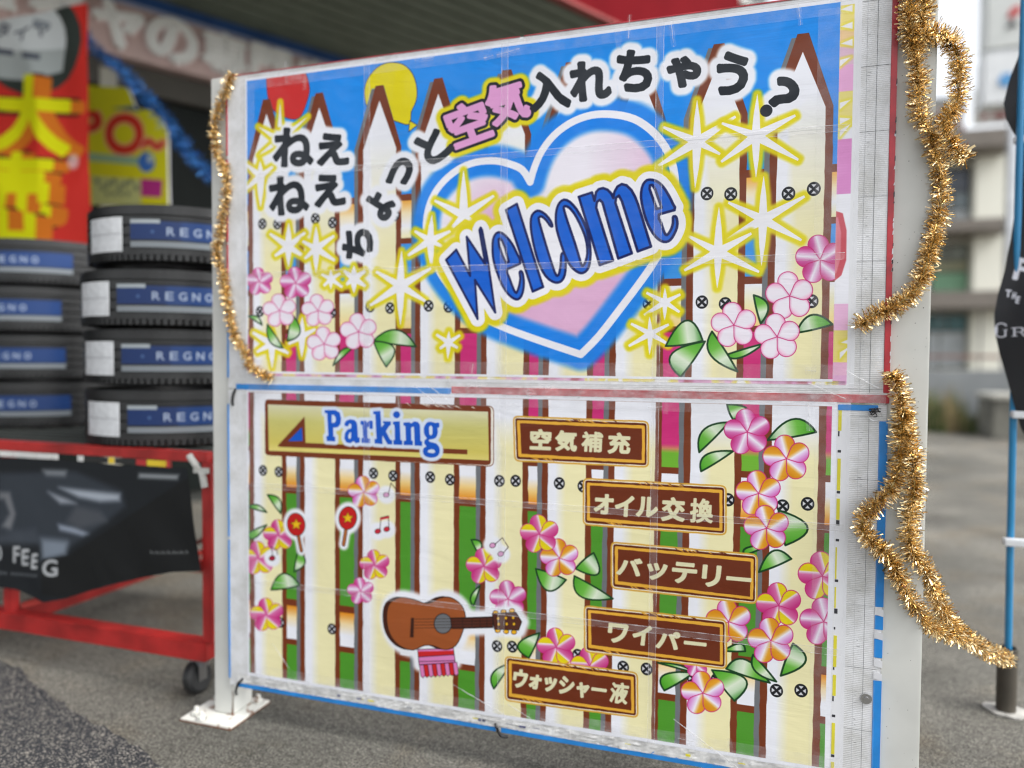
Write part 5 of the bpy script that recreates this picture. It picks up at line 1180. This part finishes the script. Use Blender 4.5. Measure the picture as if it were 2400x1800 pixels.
# ------------------------------------------------------------------ right side: flag pole in its socket
sk = atz(2357, 1668, 0); sy = sk[1]
soc = MB().lathe([(.0285, 0), (.0285, .208), (.0285, .21), (.0245, .21), (.0245, .16), (0, .16)], 28, Matrix.Translation((sk[0], sy, 0))).mk('pole_socket', mat('grey_brown_pipe', (.07, .06, .045), .55, var=.2, vscale=8), loc=(sk[0], sy, 0))
tag(soc, 'short grey brown pipe socket standing in the yard holding the blue flag pole', 'pole socket')
cir = [(sk[0]+(.06+.006*math.sin(3*t))*math.cos(t), sy+(.055+.006*math.cos(5*t))*math.sin(t), .006+.001) for t in np.linspace(0, 6.28, 26, endpoint=False)]
MB().poly(cir, (0, 0, -.006)).mk('mortar_collar', mat('mortar', (.42, .41, .38), .9, var=.2, vscale=30, bump=.4), soc)
fp = empty('nobori_flag', (sk[0], sy, .17), 'black promotional flag with white lettering on a leaning blue pole', 'flag')
p0 = Vector((sk[0]+.002, sy, .165)); pts_ = [p0]+[Vector(at(x, y, sy-d)) for x, y, d in ((2367, 1300, .01), (2374, 1000, .02), (2388, 400, .05), (2401, 0, .07), (2415, -400, .09))]
MB().tube(pts_, .0105, 14).mk('pole', mat('blue_pole', ()), fp)
clip = mat('white_clip', (.66, .68, .7), .45)
for x, y, w in ((2395, 327, 28), (2395, 972, 40), (2385, 1272, 55)):
    q = Vector(at(x, y, sy-.045)); MB().bx(-w*.0007, w*.0009, -.014, .016, -.011, .011, .003, Matrix.Translation(q)).mk('clip', clip, fp)
FG = Canvas((0, sy-.07, CAMH), (1, 0, 0), (0, 0, 1), .40, 1.3, -.75, 1.3, 600, (24, 26, 32))
c = FG
kf = K(2140, 600, 4.146)
for ch, x, y, w, h, ro, g in [('F', 1056, 125, 110, 205, 14, 3.2), ('T', 950, 357, 44, 66, 8, 1.4), ('H', 1000, 380, 26, 62, 14, 1.2), ('E', 1032, 423, 26, 66, 14, 1.2)]:
    xx, yy = kf([(x, y)])[0]; c.fill(gpix(c, ch, xx+(5 if ch == 'F' else 0), yy, w/4.146, h/4.146, ro), (225, 228, 238), g)
def serif(poly): c.fill(c.E(c.P(kf(poly))), (228, 230, 240))
G0 = [(880+58*math.cos(t), 718+68*math.sin(t)) for t in np.linspace(-.75, -5.3, 22)]
T = c.P(kf(G0)); c.line(T, 4.0, (228, 230, 240)); c.line(c.P(kf([(838, 690), (836, 745)])), 6.5, (228, 230, 240))
serif([(908, 715), (908, 782), (925, 782), (925, 722), (934, 720), (934, 710), (895, 712), (895, 720)]); serif([(916, 655), (926, 655), (926, 690), (918, 680)])
serif([(985, 700), (985, 770), (970, 775), (970, 782), (1020, 780), (1020, 773), (1004, 768), (1004, 700)]); serif([(965, 694), (1060, 690), (1060, 700), (968, 704)]); serif([(1004, 735), (1050, 733), (1050, 741), (1004, 743)]); serif([(1040, 690), (1078, 700), (1078, 735), (1040, 742), (1060, 720)])
serif([(1040, 738), (1056, 738), (1090, 776), (1090, 784), (1072, 782)]); serif([(1085, 650), (1140, 650), (1140, 790), (1085, 790)]) if False else None
img_f = c.image('flag_print')
edge_l = [(2420, -60), (2406, 40), (2396, 120), (2374, 175), (2359, 235), (2366, 275), (2392, 320), (2392, 420), (2386, 490), (2376, 560), (2362, 630), (2345, 690), (2337, 735), (2338, 775), (2350, 830), (2368, 890), (2384, 950), (2400, 1005), (2430, 1060), (2470, 1110)]
eu = [c.uv(*p) for p in edge_l]; ev = np.array([p[1] for p in eu]); eU = np.array([p[0] for p in eu])
V = []; F = []; UV = []; nx, nz = 18, 90; vt, vb = eu[0][1], eu[-1][1]
for j in range(nz+1):
    v = vt+(vb-vt)*j/nz; ul = np.interp(-v, -ev, eU)
    for i in range(nx+1):
        t = i/nx; u = ul+(1.16-ul)*t
        y = -.05*math.sin(min(1, t*2.2)*1.5)+mnoise.noise(Vector((u*9, v*5, 2)))*.03*min(1, t*4)
        V.append((u, sy-.04+y, v+CAMH)); UV.append(c.uvof(u, v))
for j in range(nz):
    for i in range(nx): a = j*(nx+1)+i; F.append((a, a+nx+1, a+nx+2, a+1))
mk('flag_cloth', V, F, img_mat('flag_print', img_f, .45, .5), fp, uv=UV, smooth=True)

# ------------------------------------------------------------------ far right: apartment building, wall, planter, weeds, sign tower
Y2 = 22.
wall_c = mat('cream_render', (.82, .81, .71), .8, var=.05, vscale=.6); taupe = mat('taupe_band', (.2, .175, .15), .7, var=.08); gls = mat('window_glass', (.12, .17, .19), .12, spec=.7); frm = mat('bronze_frame', (.05, .045, .042), .5)
teal = mat('teal_glass', (.06, .2, .22), .2); grn = mat('green_panel', (.2, .4, .24), .5); wpan = mat('pale_panel', (.5, .54, .56), .4); grid_m = mat('brick_red_lattice', (.2, .045, .04), .6)
X_ = lambda px, y=500: at(px, y, Y2)[0]
Z_ = lambda py, px=2280: at(px, py, Y2)[2]
ap = empty('apartment_building', (X_(2280), Y2, 0), 'cream apartment block with brown balcony bands seen beyond the yard', 'building')
MB().bx(X_(2284), X_(2376), Y2, Y2+9, 0, Z_(312), .02).mk('wall', wall_c, ap)
MB().bx(X_(1700), X_(2284), Y2+.5, Y2+9, 0, Z_(306), .02).mk('wall', wall_c, ap)
for y0, y1, xr, xl in ((325, 366, 2352, 2120), (526, 553, 2348, 2120), (688, 727, 2395, 2120)):
    MB().bx(X_(xl-300), X_(xr), Y2-.9, Y2+.45, Z_(y1), Z_(y0), .02).mk('balcony_band', taupe, ap)
MB().bx(X_(1700), X_(2380), Y2-.2, Y2+9, Z_(324), Z_(312), .01).mk('terrace_slab', mat('slab_grey', (.4, .41, .42), .7), ap)
def lattice(x0, x1, y0, y1, yd):
    r = MB().bx(X_(x0), X_(x1), Y2+yd, Y2+yd+.1, Z_(y1), Z_(y0), .01).mk('parapet', mat('parapet_grey', (.5, .5, .46), .7), ap)
    r3 = np.random.RandomState(3); nx_ = int((x1-x0)/13)
    for i in range(nx_):
        for j in range(3):
            if (i+j) % 2 or r3.rand() < .3:
                a = x0+6+i*13; b = y0+14+j*22; MB().bx(X_(a), X_(a+11), Y2+yd-.04, Y2+yd-.002, Z_(b+15), Z_(b), 0).mk('brick_panel', grid_m, r)
lattice(2268, 2380, 218, 300, -.3); lattice(2000, 2262, 222, 300, .4)
MB().bx(X_(2000), X_(2262), Y2+.3, Y2+.9, Z_(221), Z_(212), .01).mk('parapet_cap', mat('slab_grey', ()), ap)
def window(x0, x1, y0, y1, mt, yd=.44, bars=()):
    w = MB().bx(X_(x0), X_(x1), Y2+yd, Y2+yd+.05, Z_(y1), Z_(y0)).mk('window', frm, ap)
    xs_ = [x0]+list(bars)+[x1]
    for a, b in zip(xs_, xs_[1:]): MB().bx(X_(a+2.5), X_(b-2.5), Y2+yd-.02, Y2+yd-.003, Z_(y1-2.5), Z_(y0+2.5)).mk('pane', mt, w)
window(2180, 2283, 383, 440, mat('navy_glass', (.05, .065, .1), .15)); window(2180, 2283, 440, 482, gls, bars=(2240,)); window(2180, 2283, 482, 521, wpan, bars=(2240,))
window(2150, 2283, 566, 604, mat('olive_glass', (.14, .16, .11), .2), bars=(2190, 2238)); window(2150, 2283, 604, 632, mat('olive_panel', (.3, .3, .18), .5)); window(2196, 2283, 632, 682, grn); window(2150, 2192, 632, 682, wpan)
window(2150, 2283, 734, 774, teal, bars=(2195, 2236)); window(2150, 2283, 774, 864, wpan, bars=(2190, ))
MB().bx(X_(2120), X_(2400), Y2-.95, Y2-.9, Z_(840), Z_(833)).mk('rail', mat('rail_rust', (.25, .12, .09), .6), ap)
for x in (2188, 2280): MB().bx(X_(x), X_(x+3), Y2-.95, Y2-.9, Z_(868), Z_(727)).mk('downpipe', frm, ap)
# retaining wall
Yw = 14.2
rw = MB().bx(-12, 20, Yw, Yw+.3, 0, at(2250, 868, Yw)[2], .02).mk('retaining_wall', mat('grey_concrete_wall', (.27, .285, .29), .85, var=.12, vscale=1.2, bump=.3, bscale=8))
tag(rw, 'low grey concrete wall between the yard and the apartment block', 'wall')
pw0 = at(2326, 1030, 12.5); pt = at(2326, 935, 12.5)
pb = MB().bx(pw0[0], pw0[0]+3.2, 12.5, 13.3, 0, pt[2], .02).mk('concrete_block', mat('block_concrete', (.2, .195, .165), .9, var=.25, vscale=2.5))
tag(pb, 'square grey concrete block standing by the weeds beside the blue pole', 'block')
MB().bx(pw0[0]-.04, pw0[0]+3.3, 12.46, 13.34, pt[2]+.001, pt[2]+.07, .01).mk('cap', mat('block_cap', (.46, .45, .4), .8), pb)
V = []; F = []; fmi = []
r4 = np.random.RandomState(8)
for i in range(5200):
    x = r4.uniform(1.2, 4.1) if r4.rand() < .8 else r4.uniform(-6, 6); y = r4.uniform(13.3, 14.1); tall = 1 if x < 3.2 else .45
    h = r4.uniform(.15, .75)*tall*(1.2 if r4.rand() < .15 else .8); a = r4.uniform(0, 6.28); w = r4.uniform(.008, .02); lean = r4.randn(2)*.1*h
    n0 = len(V); dx, dy = math.cos(a)*w, math.sin(a)*w
    V += [(x-dx, y-dy, 0), (x+dx, y+dy, 0), (x+lean[0]*.5-dx*.7, y+lean[1]*.5, h*.55), (x+lean[0]*.5+dx*.7, y+lean[1]*.5, h*.55), (x+lean[0]*1.5, y+lean[1]*1.5, h)]
    F += [(n0, n0+1, n0+3, n0+2), (n0+2, n0+3, n0+4)]; q = 1 if (2.9 < x < 3.1 or r4.rand() < .18) else 0; fmi += [q, q]
wg = mk('weeds', V, F, None, mats=[mat('weed_green', (.09, .14, .035), .7, var=.4, vscale=3), mat('weed_straw', (.34, .27, .13), .8, var=.2)], fm=fmi); tag(wg, 'tall weeds growing along the foot of the grey wall', 'weeds', kind='stuff')
# sign tower
Yt = 15.
xt = lambda p: at(p, 100, Yt)[0]; zt_ = lambda p: at(2350, p, Yt)[2]
st_ = empty('sign_tower', (xt(2360), Yt, 0), 'white box sign tower rising behind the blue flag pole', 'sign tower')
MB().bx(xt(2312), xt(2440), Yt, Yt+.5, zt_(112), zt_(-80), .02).mk('sign_box', mat('grey_white_box', (.62, .64, .62), .5, var=.04), st_)
MB().bx(xt(2314), xt(2438), Yt+.05, Yt+.45, zt_(121), zt_(112), .01).mk('joint', mat('light_joint', (.78, .8, .82), .4), st_)
MB().bx(xt(2309), xt(2440), Yt, Yt+.5, zt_(243), zt_(122), .02).mk('sign_box', mat('white_box', (.74, .76, .77), .5, var=.04), st_)
MB().bx(xt(2380), xt(2400), Yt+.15, Yt+.35, 0, zt_(243), .01).mk('mast', steel, st_)
def emb(pts, mt, name='emblem'): return MB().poly([at(x, y, Yt-.03) for x, y in pts], (0, .02, 0)).mk(name, mt, st_)
emb([(2363, 38), (2367, 24), (2378, 15), (2392, 12), (2392, 28), (2376, 38), (2370, 44)], mat('emblem_red', (.62, .05, .05), .4)); emb([(2356, 66), (2376, 44), (2384, 60)], mat('emblem_black', (.03, .03, .035), .4))
emb([(2340, 190), (2350, 172), (2372, 170), (2380, 190), (2362, 203), (2346, 200)], mat('emblem_blue', (.08, .3, .6), .4))
